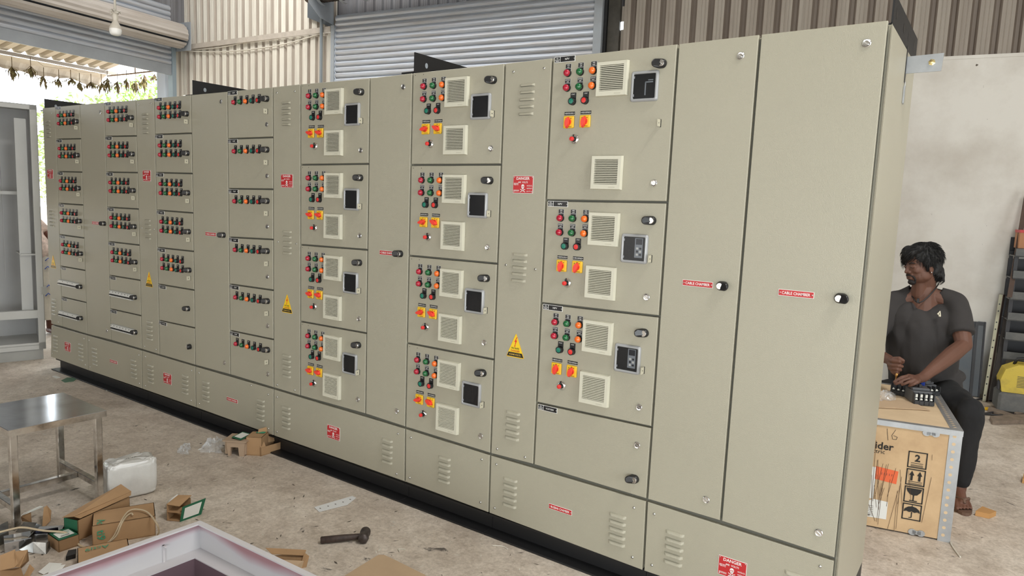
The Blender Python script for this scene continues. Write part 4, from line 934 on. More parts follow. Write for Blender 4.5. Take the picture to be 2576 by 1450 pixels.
# crumpled carton bottom left
def crumple(name, lab, cat, quads, m, grp=None, th=.003):
    pts0 = None; t = None
    for i, (q, nm, mm) in enumerate(quads):
        pts = [atz(x, y, z) for x, y, z in q]
        if t is None: t = thing(name, lab, cat, V((pts[0].x, pts[0].y, 0)), grp)
        sheet(MB(), pts, mm or m, th).build(nm, t, pts[0])
    return t
crumple('crushed_carton', 'torn brown carton in the bottom left corner of the floor', 'cardboard box', [
    ([(0, 1398, .09), (38, 1383, .10), (45, 1420, .07), (36, 1428, .06), (0, 1436, .05)], 'front_panel', KR), ([(38, 1388, .10), (70, 1384, .09), (66, 1412, .05), (50, 1428, .05), (40, 1428, .06)], 'side_panel', KR),
    ([(70, 1384, .09), (73, 1412, .02), (52, 1432, .01), (50, 1422, .05)], 'inner_flap', KRD), ([(0, 1436, .05), (52, 1428, .045), (60, 1452, .01), (0, 1475, .01)], 'lower_panel', KRD), ([(75, 1420, .05), (87, 1432, .03), (72, 1455, .01), (60, 1450, .01)], 'torn_flap', KR)], KR, 'cartons on the floor')
crumple('torn_carton', 'torn folded carton scrap standing under the steel stool', 'cardboard box', [
    ([(52, 1300, .05), (62, 1292, .06), (102, 1274, .06), (108, 1276, .06), (80, 1287, .05), (58, 1302, .04)], 'white_face', LABEL), ([(52, 1300, .05), (78, 1290, .055), (80, 1316, .0), (56, 1312, .01)], 'left_flap', KRD), ([(110, 1278, .065), (118, 1272, .07), (129, 1285, .06), (127, 1310, .02), (106, 1332, .0), (108, 1300, .04)], 'right_flap', KR)], KR, 'cartons on the floor')
crumple('paper_scrap', 'white torn paper sheets on the floor at the bottom left', 'paper', [([(96, 1440, .004), (124, 1416, .01), (157, 1418, .012), (140, 1432, .006), (110, 1446, .003)], 'sheet', LABEL), ([(130, 1424, .016), (165, 1421, .02), (150, 1440, .01), (120, 1445, .01)], 'sheet', LABEL)], LABEL, None, .001)
MB_ = MB(); p = [atz(x, y, 0.0) for x, y in ((166, 1412), (190, 1405), (193, 1392), (172, 1396))]; MB_.prism(p, (0, 0, .02), BLACKM); tag(MB_.build('rubber_block', None, p[0]), 'small black rubber block beside the green box', 'block')
# folded shiny offcuts
SHN = mat('shiny_sheet', (.62, .64, .68), .16, 1.0); SHD = mat('shiny_sheet_dull', (.33, .33, .32), .3, .9, var=.4, vscale=15)
def channel(lab, A, B, C, h, m=SHN):
    """U section: long edge A-B on the floor, width towards C"""
    a, b, c = atz(*A), atz(*B), atz(*C); w = c-a; t = thing('metal_offcut', lab, 'sheet metal', a, 'folded metal offcuts')
    sheet(MB(), [a, b, b+ZA*h, a+ZA*h], m, .002).build('flange', t, a); sheet(MB(), [a+ZA*h, b+ZA*h, b+w+ZA*h, a+w+ZA*h], m, .002).build('web', t, a+ZA*h); sheet(MB(), [a+w, b+w, b+w+ZA*h, a+w+ZA*h], SHD, .002).build('flange', t, a+w)
channel('folded shiny metal channel nearest the torn carton, bright top', (12, 1392), (80, 1378), (10, 1374), .045)
channel('folded shiny metal channel behind it, touching the open carton', (88, 1372), (152, 1368), (100, 1352), .05)
channel('dull folded metal channel at the far left edge under the stool', (-30, 1388), (22, 1362), (-30, 1360), .045, SHD)
crumple('metal_offcut', 'dull metal sheet bent in a V behind the bright channels', 'sheet metal', [([(38, 1340, .0), (60, 1314, .06), (92, 1316, .06), (88, 1345, 0)], 'left_leaf', SHD), ([(92, 1318, .06), (104, 1322, .05), (70, 1352, 0), (88, 1345, 0)], 'right_leaf', SHD)], SHD, 'folded metal offcuts', .002)
crumple('metal_offcut', 'zigzag metal strip standing between bright channel and green box', 'sheet metal', [([(48, 1390, .0), (48, 1384, .02), (84, 1364, .045), (84, 1392, 0)], 'left_leaf', SHD), ([(84, 1364, .045), (86, 1392, 0), (116, 1395, 0), (116, 1366, .045)], 'middle_leaf', SHD), ([(116, 1366, .045), (116, 1395, 0), (126, 1382, 0), (124, 1362, .045)], 'right_leaf', SHD)], SHD, 'folded metal offcuts', .002)
crumple('metal_offcut', 'dark V-shaped metal strip standing just in front of the green carton end', 'sheet metal', [([(62, 1362, .04), (86, 1338, .06), (88, 1352, .02), (72, 1372, 0)], 'left_leaf', SHN), ([(86, 1338, .06), (146, 1328, .07), (148, 1342, .02), (88, 1352, .02)], 'right_leaf', mat('shiny_dark', (.10, .10, .13), .25, 1.0))], SHN, 'folded metal offcuts', .002)
# cream cord over the cartons
CORD = mat('cream_cord', (.50, .40, .27), .7)
def cord(lab, px, r=.004, name='cord', m=None):
    pts = [atz(x, y, z) for x, y, z in px]; sm = []
    for k in range(len(pts)-1):
        a_, b_, c_, d_ = pts[max(k-1, 0)], pts[k], pts[k+1], pts[min(k+2, len(pts)-1)]
        for j in range(6):
            t_ = j/6; sm.append(.5*((2*b_)+(-a_+c_)*t_+(2*a_-5*b_+4*c_-d_)*t_*t_+(-a_+3*b_-3*c_+d_)*t_**3))
    sm.append(pts[-1]); o = MB().tube(sm, r, m or CORD, 6).build(name, None, V((sm[0].x, sm[0].y, min(p.z for p in sm)))); return tag(o, lab, 'cord')
cord('cream cord looping over the top of the closed long carton', [(258, 1378, .006), (285, 1352, .05), (302, 1318, .11), (312, 1300, .112), (325, 1286, .115), (345, 1282, .112), (372, 1290, .11), (394, 1318, .09), (400, 1338, .04), (396, 1346, .008)])
cord('second cream cord beside it, crossing the same carton', [(262, 1376, .006), (292, 1350, .06), (306, 1318, .112), (318, 1300, .113), (330, 1292, .112), (334, 1296, .11)])
cord('tan twisted cord lying over the metal offcuts', [(-20, 1345, .06), (30, 1332, .07), (60, 1328, .07), (110, 1336, .07), (160, 1340, .06), (185, 1352, .03), (200, 1372, .006), (220, 1380, .006)], .005)
# bubble-wrapped bundle
a, b = atz(273, 1268), atz(398, 1240)
WRAP = mat('bubble_wrap', (.66, .65, .62), .18, bump=1.0, bscale=130, var=.08, vscale=14, coat=.6, trans=.12)
X = (b-a).normalized(); L = (b-a).length; Y = V((-X.y, X.x, 0)); mb = MB(); nu, nv = 72, 48; D, H = .15, .20; vs = []
for j in range(nv+1):
    ph = -pi/2+pi*j/nv
    for i in range(nu):
        th = 2*pi*i/nu; e = .26
        sg = lambda v, p: math.copysign(abs(v)**p, v)
        p = V((sg(cos(ph), e)*sg(cos(th), e)*L/2, sg(cos(ph), e)*sg(sin(th), e)*D/2, sg(sin(ph), .22)*H/2+H/2))
        k = noise.noise(p*18)*.05+noise.noise(p*48)*.035+noise.noise(p*110)*.02; p = p*(1+k); w = a+X*(L/2+p.x)+Y*(D/2+p.y)+ZA*max(0, p.z); vs.append(w)
mb.add(vs, [[j*nu+i, j*nu+(i+1) % nu, (j+1)*nu+(i+1) % nu, (j+1)*nu+i] for j in range(nv) for i in range(nu)], WRAP, True)
t = mb.build('wrapped_bundle', None, a+X*L/2+Y*D/2); tag(t, 'white bubble-wrapped bundle standing right of the steel stool', 'package')
mb = MB(); put_text(mb, 'Smart VA', a+X*L*.45+Y*D*.45+ZA*(H+.003), .017, BLACK, None, X, Y); mb.build('marker_writing', t, a+ZA*H)
# carton group against the plinth
a, X, Y, L = frame((565, 1147), (617, 1150)); PULP = mat('pulp_tray', (.40, .29, .20), .95, bump=.5, bscale=60)
t = thing('pulp_tray', 'moulded pulp tray turned over beside the black plinth', 'tray', a); P = lambda x, y, z: a+X*x+Y*y+ZA*z; D, H = .125, .095
for nm, q in (('front_wall', (0, L, 0, .02)), ('back_wall', (0, L, D-.02, D))):
    mb = MB()
    for (u0, u1) in ((.01, L*.32), (L*.62, L*.98)): mb.prism([P(u0+.01, q[2]+.003, 0), P(u1-.008, q[2]+.003, 0), P(u1, q[2], H), P(u0, q[2], H)], Y*.02, PULP)
    mb.prism([P(L*.28, q[2], .058), P(L*.66, q[2], .058), P(L*.66, q[2], H), P(L*.28, q[2], H)], Y*.018, PULP); mb.build(nm, t, P(0, q[2], 0))
for x in (0, L-.02): MB().prism([P(x, .01, .01), P(x+.02, .01, .01), P(x+.02, D, .01), P(x, D, .01)], (0, 0, H-.012), PULP).build('side_wall', t, P(x, 0, 0))
mb = MB(); 
for (x0, x1, y0, y1) in ((-.01, L+.01, -.008, .03), (-.01, L+.01, D-.03, D+.008), (-.01, .03, .03, D-.03), (L-.03, L+.01, .03, D-.03)): mb.prism([P(x0, y0, H), P(x1, y0, H), P(x1, y1, H), P(x0, y1, H)], (0, 0, .006), PULP)
mb.build('rim', t, P(0, 0, H)); MB().prism([P(.02, .02, .05), P(L-.02, .02, .05), P(L-.02, D-.02, .05), P(.02, D-.02, .05)], (0, 0, .004), KRD).build('tray_floor', t, P(0, 0, .05))
mb = MB(); q = [P(.03, .035, .108), P(L*.78, .0, .106), P(L*1.0, .10, .112), P(L*.45, .13, .114)]; sheet(mb, q, GRN, .003); t = tag(mb.build('label_card', None, q[0]), 'green card with a white label lying on the pulp tray', 'card')
c = sum(q, V())/4; mb = MB(); sheet(mb, [c+(p-c)*.74+ZA*.0045 for p in q], LABEL, .0006); mb.build('label', t, c)
a, X, Y, L = frame((619, 1146), (658, 1148)); t, P = carton('upright_carton', 'small closed brown carton between pulp tray and open carton', a, X, Y, L, .11, .12)
mb = MB(); mb.prism([P(L*.35, .07, .1245), P(L*.9, .07, .1245), P(L*.9, .10, .1245), P(L*.35, .10, .1245)], (0, 0, .0008), GRT); mb.build('print', t, P(0, .12, .125))
a, X, Y, L = frame((656, 1149), (708, 1133)); t, P = carton('tipped_carton', 'open brown carton tipped against the plinth, flap towards the right', a, X, Y, L, .075, .055, skip=('top', 'right'))
sheet(MB(), [P(.01, .075, .055), P(L+.03, .06, .045), P(L+.03, .085, .15), P(.05, .095, .145)], KR).build('raised_flap', t, P(0, .13, .06)); sheet(MB(), [P(0, .0, .055), P(.035, 0, .055), P(.045, .05, .105), P(0, .06, .10)], KR).build('side_flap', t, P(0, 0, .055))
# plastic film
FILM = mat('clear_film', (.80, .82, .84), .06, alpha=.30, coat=1.0)
def film(lab, pts, hgt, seed, nm='plastic_film', zb=0.0):
    c = sum((atz(*p, zb) for p in pts), V())/len(pts); rnd = random.Random(seed); q = [atz(*p, zb) for p in pts]; mb = MB(); n = 13; vs = []
    for j in range(n):
        for i in range(n):
            u, v = i/(n-1), j/(n-1); p = q[0]*(1-u)*(1-v)+q[1]*u*(1-v)+q[2]*u*v+q[3]*(1-u)*v; e = min(u, v, 1-u, 1-v)*4; e = min(1, e)
            p = p+V((rnd.uniform(-1, 1), rnd.uniform(-1, 1), 0))*.012; vs.append(p+ZA*(.004+hgt*e*(.25+.75*rnd.random())))
    mb.add(vs, [[j*n+i, j*n+i+1, (j+1)*n+i+1, (j+1)*n+i] for j in range(n-1) for i in range(n-1)], FILM); return tag(mb.build(nm, None, V((c.x, c.y, zb))), lab, 'plastic film', 'clear plastic film')
film('small scrap of crumpled clear film, the left one of two', [(445, 1142), (475, 1146), (482, 1118), (455, 1124)], .03, 1)
film('larger crumpled clear film touching the pulp tray', [(496, 1140), (560, 1142), (562, 1108), (520, 1118)], .06, 2)
# perforated strip, hammer, card, crushed carton
PL = mat('white_sheet_strip', (.72, .73, .73), .45); q = [(790.5, 1277), (803, 1289), (874, 1271), (884, 1263), (896, 1253.5), (886, 1249)]
mb = MB(); mb.prism([atz(x, y, .002) for x, y in q], (0, 0, .0015), PL)
for x, y in ((805.5, 1279.5), (825.5, 1274), (844, 1269), (863, 1263.7), (881, 1257)):
    c = atz(x, y, .004); mb.add([c+V((.006*cos(2*pi*i/8), .004*sin(2*pi*i/8), 0)) for i in range(8)], [list(range(8))], mat('strip_hole', (.12, .11, .10), .8))
tag(mb.build('perforated_strip', None, atz(840, 1270)), 'white flat strip with five small holes on the floor', 'strip')
a, b = atz(806, 1360, .018), atz(905, 1350, .022); HW = mat('hammer_handle', (.05, .032, .026), .55, var=.4, vscale=40); HS = mat('hammer_steel', (.075, .06, .055), .45, .5, var=.4, vscale=30)
t = thing('hammer', 'dark club hammer lying on the floor in front of the cabinets', 'hammer', V((a.x, a.y, 0)))
MB().tube([a, a.lerp(b, .02), a.lerp(b, .5), b, b+(b-a)*.22], .015, HW, 14, [.012, .0165, .0165, .0135, .012]).build('handle', t, a)
h = b+(b-a)*.12; ax = (atz(930, 1335, .02)-atz(918, 1371, .02)).normalized(); ax = V((ax.x, ax.y, 0)).normalized()
MB().lathe(h-ax*.048+ZA*.004, ax, [(0, .0), (.002, .020), (.010, .0245), (.026, .0255), (.034, .021), (.062, .021), (.070, .0255), (.086, .0245), (.094, .020), (.096, 0)], HS, 20).build('head', t, h)
CARDB = mat('card_sheet', (.50, .36, .23), .9, var=.08, vscale=5, bump=.2, bscale=60)
mb = MB(); mb.prism([atz(x, y, .001) for x, y in ((952, 1398), (966, 1398), (1000, 1414), (1028, 1428), (1070, 1449), (1080, 1500), (820, 1500), (868, 1450), (900, 1430))], (0, 0, .003), CARDB); tag(mb.build('cardboard_sheet', None, atz(950, 1440)), 'flat tan cardboard sheet at the bottom edge of the floor', 'cardboard')
crumple('flattened_carton', 'crushed brown carton sticking out behind the grey frame', 'cardboard box', [([(668, 1379, .06), (770, 1384, .06), (766, 1398, .05), (684, 1394, .05)], 'top_flap', KR), ([(690, 1398, .04), (768, 1392, .05), (760, 1420, .02), (700, 1412, .02)], 'inner_panel', KRD), ([(766, 1392, .06), (777, 1400, .05), (770, 1428, .0), (752, 1432, .0), (758, 1410, .03)], 'side_panel', KR), ([(700, 1408, .035), (764, 1412, .035), (752, 1450, .0), (716, 1440, .0)], 'lower_flap', CARDB)], KR, 'cartons on the floor')
# little scraps, wire ends and shavings
mb = MB(); rnd = random.Random(11); SCR = mat('scrap_pale', (.62, .58, .50), .7); SCD = mat('scrap_dark', (.09, .075, .06), .8)
for i in range(420):
    px, py = rnd.uniform(60, 1560), rnd.uniform(930, 1449); p = atz(px, py, .001)
    if p.y > -.06 or p.x < -9: continue
    s = rnd.uniform(.004, .02); a_ = rnd.uniform(0, 6.28); w = rnd.uniform(.001, .005); u = V((cos(a_), sin(a_), 0)); v = V((-sin(a_), cos(a_), 0)); m = SCR if rnd.random() < .45 else SCD
    mb.add([p-u*s, p+v*w, p+u*s+ZA*rnd.uniform(0, .003), p-v*w], [(0, 1, 2, 3)], m)
for i in range(60):
    p = atz(rnd.uniform(2200, 2570), rnd.uniform(1020, 1440), .001); a_ = rnd.uniform(0, 6.28); s = rnd.uniform(.004, .02); u = V((cos(a_), sin(a_), 0)); v = V((-sin(a_), cos(a_), 0)); mb.add([p-u*s, p+v*.002, p+u*s, p-v*.002], [(0, 1, 2, 3)], SCR if i % 2 else SCD)
tag(mb.build('floor_litter', None, (0, 0, 0)), 'tiny wire ends, shavings and crumbs scattered over the floor', 'litter', None, 'stuff')
for i, (q, lab) in enumerate([([(1238, 1373), (1264, 1375), (1277, 1382)], 'pale bent wire end on the floor in front of the narrow cabinet'), ([(1372, 1392), (1375, 1386), (1382, 1386), (1383, 1393)], 'pale hook of wire near the bottom edge'), ([(1005, 1389), (1003, 1382), (1020, 1383)], 'small pale wire hook above the tan cardboard sheet'), ([(2390, 1365), (2400, 1382), (2416, 1403)], 'white strip of tape on the floor at the crate corner')]):
    cord(lab, [(x, y, .003) for x, y in q], .0025 if i < 3 else .004, 'wire_scrap', SCR)
for i, (q, m, lab, nm) in enumerate([([(154, 958), (170, 951), (196, 952), (185, 960), (163, 963)], mat('green_wrapper', (.10, .20, .13), .5), 'dark green wrapper on the floor by the left plinth', 'wrapper'), ([(131, 948), (140, 946), (152, 951), (142, 953)], LABEL, 'white paper chip below the leftmost cabinet', 'paper_chip'), ([(266, 979), (277, 980), (276, 984), (267, 984)], LABEL, 'lone white paper chip in front of the second cabinet', 'paper_chip'), ([(953, 1383), (958, 1380), (958, 1385), (951, 1388)], SCR, 'pale plastic chip right of the hammer', 'plastic_chip')]):
    mb = MB(); mb.prism([atz(x, y, .001) for x, y in q], (0, 0, .003), m); tag(mb.build(nm, None, atz(*q[0])), lab, 'scrap')
DT = mat('dark_strip', (.07, .07, .065), .4)
mb = MB(); mb.prism([atz(x, y, .012) for x, y in ((800, 1160), (806, 1157), (898, 1188), (890, 1196))], (0, 0, .004), DT); tag(mb.build('metal_strip', None, atz(840, 1175, .01)), 'dull flat metal strip lying along the foot of the plinth', 'strip')

# ------------------------------------------------------------------ pale frame in the foreground
FR = mat('pale_frame_paint', (.55, .53, .54), .35, coat=.3); 
def overspray():
    m = bpy.data.materials.new('primer_overspray'); m.use_nodes = True; t = m.node_tree; b = t.nodes['Principled BSDF']; geo = t.nodes.new('ShaderNodeNewGeometry'); sp = t.nodes.new('ShaderNodeSeparateXYZ'); n = t.nodes.new('ShaderNodeTexNoise'); n.inputs['Scale'].default_value = 2.3; n.inputs['Detail'].default_value = 3
    t.links.new(geo.outputs['Position'], sp.inputs[0]); t.links.new(geo.outputs['Position'], n.inputs[0]); ma = t.nodes.new('ShaderNodeMath'); ma.operation = 'MULTIPLY_ADD'; ma.inputs[1].default_value = .09; t.links.new(n.outputs[0], ma.inputs[0]); t.links.new(sp.outputs[2], ma.inputs[2])
    r = t.nodes.new('ShaderNodeValToRGB'); t.links.new(ma.outputs[0], r.inputs[0]); e = r.color_ramp.elements; e[0].position = .285; e[0].color = (.50, .49, .51, 1); e[1].position = .318; e[1].color = (.34, .19, .205, 1); k = e.new(.25); k.color = (.52, .51, .52, 1); k2 = e.new(.302); k2.color = (.42, .32, .35, 1)
    t.links.new(r.outputs[0], b.inputs['Base Color']); b.inputs['Roughness'].default_value = .4; return m
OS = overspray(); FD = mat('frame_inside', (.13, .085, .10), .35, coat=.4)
h = .30; C0 = atz(503, 1311, h); L1 = (atz(100, 1452, h)-C0); R1_ = (atz(800, 1452, h)-C0); L1.normalize(); R1_.normalize(); LL, RR = 1.15, 1.25
t = thing('enclosure_frame', 'pale pinkish-white open enclosure lying on its back in the foreground', 'cabinet', V((C0.x, C0.y, 0))); Q = lambda u, v, z: C0+R1_*u+L1*v+ZA*(z-h)
def fp(nm, u0, u1, v0, v1, z0, z1, m): MB().prism([Q(u0, v0, z0), Q(u1, v0, z0), Q(u1, v1, z0), Q(u0, v1, z0)], (0, 0, z1-z0), m).build(nm, t, Q(u0, v0, z0))
fp('side_wall', 0, .0025, 0, LL, 0, h-.004, OS); fp('side_wall', 0, RR, 0, .0025, 0, h-.004, OS); fp('side_wall', RR-.003, RR, 0, LL, 0, h-.004, OS); fp('side_wall', 0, RR, LL-.003, LL, 0, h-.004, OS)
for (u0, u1, v0, v1) in ((-.004, .020, -.004, LL), (.020, RR, -.004, .020)):
    mb = MB(); c = [Q(u0, v0, h-.007), Q(u1, v0, h-.007), Q(u1, v1, h-.007), Q(u0, v1, h-.007)]; mb.prism(c, (0, 0, .006), FR); mb.build('rim_flange', t, c[0])
fp('rim_flange', .020, RR, LL-.020, LL, h-.007, h-.001, FR); fp('rim_flange', RR-.02, RR, .02, LL-.02, h-.007, h-.001, FR)
zi = h-.115
fp('inner_ledge', .003, .062, .003, LL-.003, zi-.004, zi, FR); fp('inner_ledge', .062, RR-.003, .003, .062, zi-.004, zi, FR)
fp('inner_wall', .060, .062, .060, LL-.1, .01, zi-.004, FD); fp('inner_wall', .062, RR-.1, .060, .062, .01, zi-.004, FD); fp('inside_floor', .062, RR-.004, .062, LL-.004, .01, .014, FD)
fp('stiffener', .003, .010, .150, .158, zi, h-.045, FR); fp('stiffener', .003, .022, .150, .158, h-.050, h-.045, FR)
for v in (.085, .125, .93): fp('lug', -.026, -.004, v, v+.022, h-.022, h-.018, LABEL)

# ------------------------------------------------------------------ crate and things on it
PLY = dirty('plywood', (.60, .42, .24), (.38, .24, .13), 5, .6, .8, (1, 1, 1), False); PLYT = dirty('plywood_top', (.66, .50, .32), (.45, .32, .19), 4, .5, .8, spots=False); INK = mat('stencil_ink', (.018, .016, .014), .8); SCRT = mat('scratch', (.10, .055, .03), .9); ORG = mat('orange_label', (.75, .13, .04), .6)
cz = .588; A = atz(2388, 1366); D1 = (atz(2178, 1325)-A).normalized(); D2 = V((-.739+.541, 2.556-1.447, 0)).normalized()
D2 = (D2+V((D1.y, -D1.x, 0)))/2; D2.normalize(); CL, CDp = .95, .95
t = thing('wooden_crate', 'plywood shipping crate with steel edging, black pictograms and a faded orange label', 'crate', A); P = lambda x, y, z: A+D1*x+D2*y+ZA*z
def cp_(nm, x0, x1, y0, y1, z0, z1, m): MB().prism([P(x0, y0, z0), P(x1, y0, z0), P(x1, y1, z0), P(x0, y1, z0)], (0, 0, z1-z0), m).build(nm, t, P(x0, y0, z0))
cp_('front_board', .0, CL, .0, .01, .008, cz-.006, PLY); cp_('back_board', 0, CL, CDp-.01, CDp, .008, cz-.006, PLY); cp_('side_board', 0, .01, .01, CDp-.01, .008, cz-.006, PLY); cp_('side_board', CL-.01, CL, .01, CDp-.01, .008, cz-.006, PLY)
cp_('lid_board', 0, CL, 0, CDp, cz-.006, cz+.004, PLYT)
MB().prism([P(0, -.0015, .0), P(.055, -.0015, .0), P(.055, -.0015, cz), P(0, -.0015, cz)], D2*-.0015, GALV).build('corner_profile', t, P(0, 0, 0))
for k in range(14):
    z = .035+k*.0405; n = 12; MB().add([P(.032+.0085*cos(2*pi*i/n), -.0036, z+.0085*sin(2*pi*i/n)) for i in range(n)], [list(range(n))], PLYT).build('punched_hole', t, P(.032, 0, z))
cp_('corner_profile', -.003, 0, 0, .05, 0, cz, GALV)
cp_('edge_profile', -.004, CL, -.006, .0, cz-.022, cz+.005, GALV); cp_('edge_profile', -.004, CL, -.006, .028, cz+.004, cz+.0065, GALV); cp_('edge_profile', -.005, .05, .028, CDp, cz+.004, cz+.0065, GALV); cp_('edge_profile', -.005, 0, 0, CDp, cz-.022, cz+.006, GALV); cp_('edge_profile', 0, CL, CDp-.03, CDp, cz+.004, cz+.0065, GALV)
for k in range(22):
    y = .05+k*.0395; n = 8; c = P(.026, y, cz+.0071); MB().add([c+D1*(.009*cos(2*pi*i/n))+D2*(.006*sin(2*pi*i/n)) for i in range(n)], [list(range(n))], PLYT).build('punched_hole', t, c)
for (x, z) in ((.135, .560), (.150, .02)):
    mb = MB()
    for s in (-1, 1): mb.prism([P(x+s*.02+.019*cos(2*pi*i/10), -.001, z+.017*sin(2*pi*i/10)) for i in range(10)], D2*-.003, GALV)
    mb.prism([P(x-.02, -.001, z-.01), P(x+.02, -.001, z-.01), P(x+.02, -.001, z+.01), P(x-.02, -.001, z+.01)], D2*-.003, GALV); mb.build('clip', t, P(x, 0, z))
mb = MB(); FX = -D1; off = -.0022
def Fp(x, z, y=off): return P(x, y, z)
def frm(x, z, w, h, tk=.0055):
    for (x0, x1, z0, z1) in ((x-w/2, x+w/2, z+h/2-tk, z+h/2), (x-w/2, x+w/2, z-h/2, z-h/2+tk), (x-w/2, x-w/2+tk, z-h/2, z+h/2), (x+w/2-tk, x+w/2, z-h/2, z+h/2)): mb.add([Fp(x0, z0), Fp(x1, z0), Fp(x1, z1), Fp(x0, z1)], [(0, 1, 2, 3)], INK)
def poly(x, z, pts, m=INK, y=off): mb.add([Fp(x-u, z+v, y) for u, v in pts], [list(range(len(pts)))], m)
def bar(x0, z0, x1, z1, w, m=INK, y=off):
    d = V((x1-x0, 0, z1-z0)).normalized(); n = V((-d.z, 0, d.x))*w/2; mb.add([Fp(x0+n.x, z0+n.z, y), Fp(x1+n.x, z1+n.z, y), Fp(x1-n.x, z1-n.z, y), Fp(x0-n.x, z0-n.z, y)], [(0, 1, 2, 3)], m)
ix = .182; S = .088
frm(ix, .408, S, S)
put_text(mb, '2', Fp(ix, .418), .038, INK, None, FX, ZA, .03)
for dz in (-.018, -.028, -.034): bar(ix-.028, .408+dz, ix+.028, .408+dz, .0028)
mb.build('pictogram', t, P(ix, 0, .408)); mb = MB(); frm(ix, .314, S, S)
for s in (-1, 1): bar(ix+s*.018, .314-.018, ix+s*.018, .314+.012, .011); poly(ix+s*.018, .314+.010, [(-.012, 0), (.012, 0), (0, .024)])
bar(ix-.032, .314-.024, ix+.032, .314-.024, .003); bar(ix-.032, .314-.034, ix+.032, .314-.034, .003)
mb.build('pictogram', t, P(ix, 0, .314)); mb = MB(); frm(ix, .220, S, S)
poly(ix, .220+.034, [(-.036, 0), (-.030, -.018), (-.016, -.034), (0, -.038), (.016, -.034), (.030, -.018), (.036, 0)]); bar(ix, .220-.002, ix, .220-.032, .006); bar(ix-.018, .220-.033, ix+.018, .220-.033, .005)
mb.build('pictogram', t, P(ix, 0, .220)); mb = MB(); frm(ix, .126, S, S)
poly(ix, .126-.002, [(-.038, 0), (-.034, .016), (-.018, .029), (0, .033), (.018, .029), (.034, .016), (.038, 0), (.025, .005), (.012, 0), (0, .005), (-.012, 0), (-.025, .005)]); bar(ix, .126, ix, .126-.030, .005); bar(ix, .126-.030, ix+.012, .126-.032, .004); bar(ix, .126+.03, ix, .126+.038, .003)
mb.build('pictogram', t, P(ix, 0, .126)); mb = MB()
put_text(mb, 'Schneider', Fp(.315+.088, .456), .040, INK, None, FX, ZA, .02); put_text(mb, 'Electric', Fp(.322+.058, .424), .022, INK, None, FX, ZA, .0)
mb.build('stencil_lettering', t, P(.4, 0, .408)); mb = MB(); bar(.335, .552, .325, .49, .002, INK); 
for (u0, v0, u1, v1) in ((.295, .552, .310, .520), (.310, .520, .305, .500), (.305, .500, .288, .500), (.288, .500, .284, .514), (.284, .514, .303, .520)): bar(u0, v0, u1, v1, .002)
mb.build('pencilled_number', t, P(.3, 0, .5)); mb = MB()
poly(.316, .301, [(-.052, -.030), (.050, -.040), (.054, .030), (-.052, .040)], ORG, -.0014)
for k in range(5): bar(.290+.012*k, .30, .290+.012*k, .312, .003, mat('faded_ink', (.30, .08, .05), .9), -.0026)
mb.build('orange_label', t, P(.37, 0, .3)); mb = MB()
poly(.405, .235, [(-.026, -.075), (.04, -.075), (.04, .10), (-.018, .10)], LABEL, -.0014); poly(.385, .105, [(-.055, -.050), (.09, -.045), (.09, .052), (.02, .055), (-.052, .01)], LABEL, -.0016)
for k in range(6): bar(.36, .12-.010*k, .42, .12-.010*k, .002, SCD, -.0024)
for k in range(8): bar(.375+.003*k, .062, .375+.003*k, .075, .0015, SCD, -.0026)
mb.build('shipping_label', t, P(.45, 0, .2)); mb = MB(); rnd = random.Random(3)
for k in range(19):
    x = rnd.uniform(.20, .39); z1 = rnd.uniform(.22, .38); L_ = rnd.uniform(.10, .24); bar(x, z1, x+rnd.uniform(-.035, .03), z1-L_, .0016, SCRT, -.0030)
bar(.112, .33, .132, .08, .0018, SCRT, -.003); bar(.12, .45, .118, .42, .0015, SCRT, -.003); bar(.38, .48, .37, .12, .0018, SCRT, -.003); bar(.44, .25, .345, .04, .002, SCRT, -.003)
mb.build('scratches', t, P(.3, 0, .2))
# breakers
MC = mat('breaker_grey', (.075, .078, .085), .4); MCD = mat('breaker_dark', (.03, .031, .034), .5); SCRW = mat('terminal_screw', (.72, .72, .66), .35)
def breaker(lab, fl, fr, dep, hh, z=cz+.007, knob=False, term=True):
    a, b = atz(*fl, z), atz(*fr, z); X = b-a; L = X.length; X.normalize(); Y = V((-X.y, X.x, 0)); t = thing('circuit_breaker', lab, 'circuit breaker', a, 'circuit breakers on the crate'); P = lambda x, y, zz: a+X*x+Y*y+ZA*zz
    Rz = Matrix.Rotation(math.atan2(X.y, X.x), 3, 'Z')
    MB().box(P(L/2, dep/2+.012, hh/2), (L, dep-.024, hh), MC, Rz, ch=.004).build('case', t, a); MB().box(P(L/2, dep/2+.01, hh+.006), (L*.9, dep*.45, .014), MC, Rz, ch=.003).build('cover', t, P(L/2, dep/2, hh))
    MB().box(P(L/2, dep*.5, hh+.020), (.018, .020, .022), BLACK, Rz, ch=.003).build('toggle', t, P(L/2, dep/2, hh+.01)); n = 4; p = L/n
    mb = MB()
    for k in range(n+1): mb.box(P(k*p*.985+.002, .012, hh*.46), (.0045, .034, hh*.9), MCD, Rz)
    mb.box(P(L/2, .012, .012), (L, .034, .024), MCD, Rz); mb.build('terminal_barriers', t, a)
    for k in range(n):
        mb = MB(); mb.box(P((k+.5)*p, .010, .030), (p*.5, .018, .004), SCRW, Rz); mb.lathe(P((k+.5)*p, .006, .032), ZA, [(0, .0065), (.004, .0065), (.006, .004), (.006, 0)], SCRW, 10); mb.build('terminal_screw', t, P((k+.5)*p, 0, .03))
        if term: MB().box(P((k+.5)*p, .004, .052), (p*.45, .003, .018), SCRW, Rz).build('terminal_lug', t, P((k+.5)*p, 0, .05))
    return t, P, L
breaker('grey four-pole breaker at the front right on the crate, brass lugs showing', (2298, 1018), (2348, 1022.5), .165, .072)
breaker('grey four-pole breaker under the man\'s hand, left and behind', (2240, 990), (2288, 1001), .165, .070, term=False)
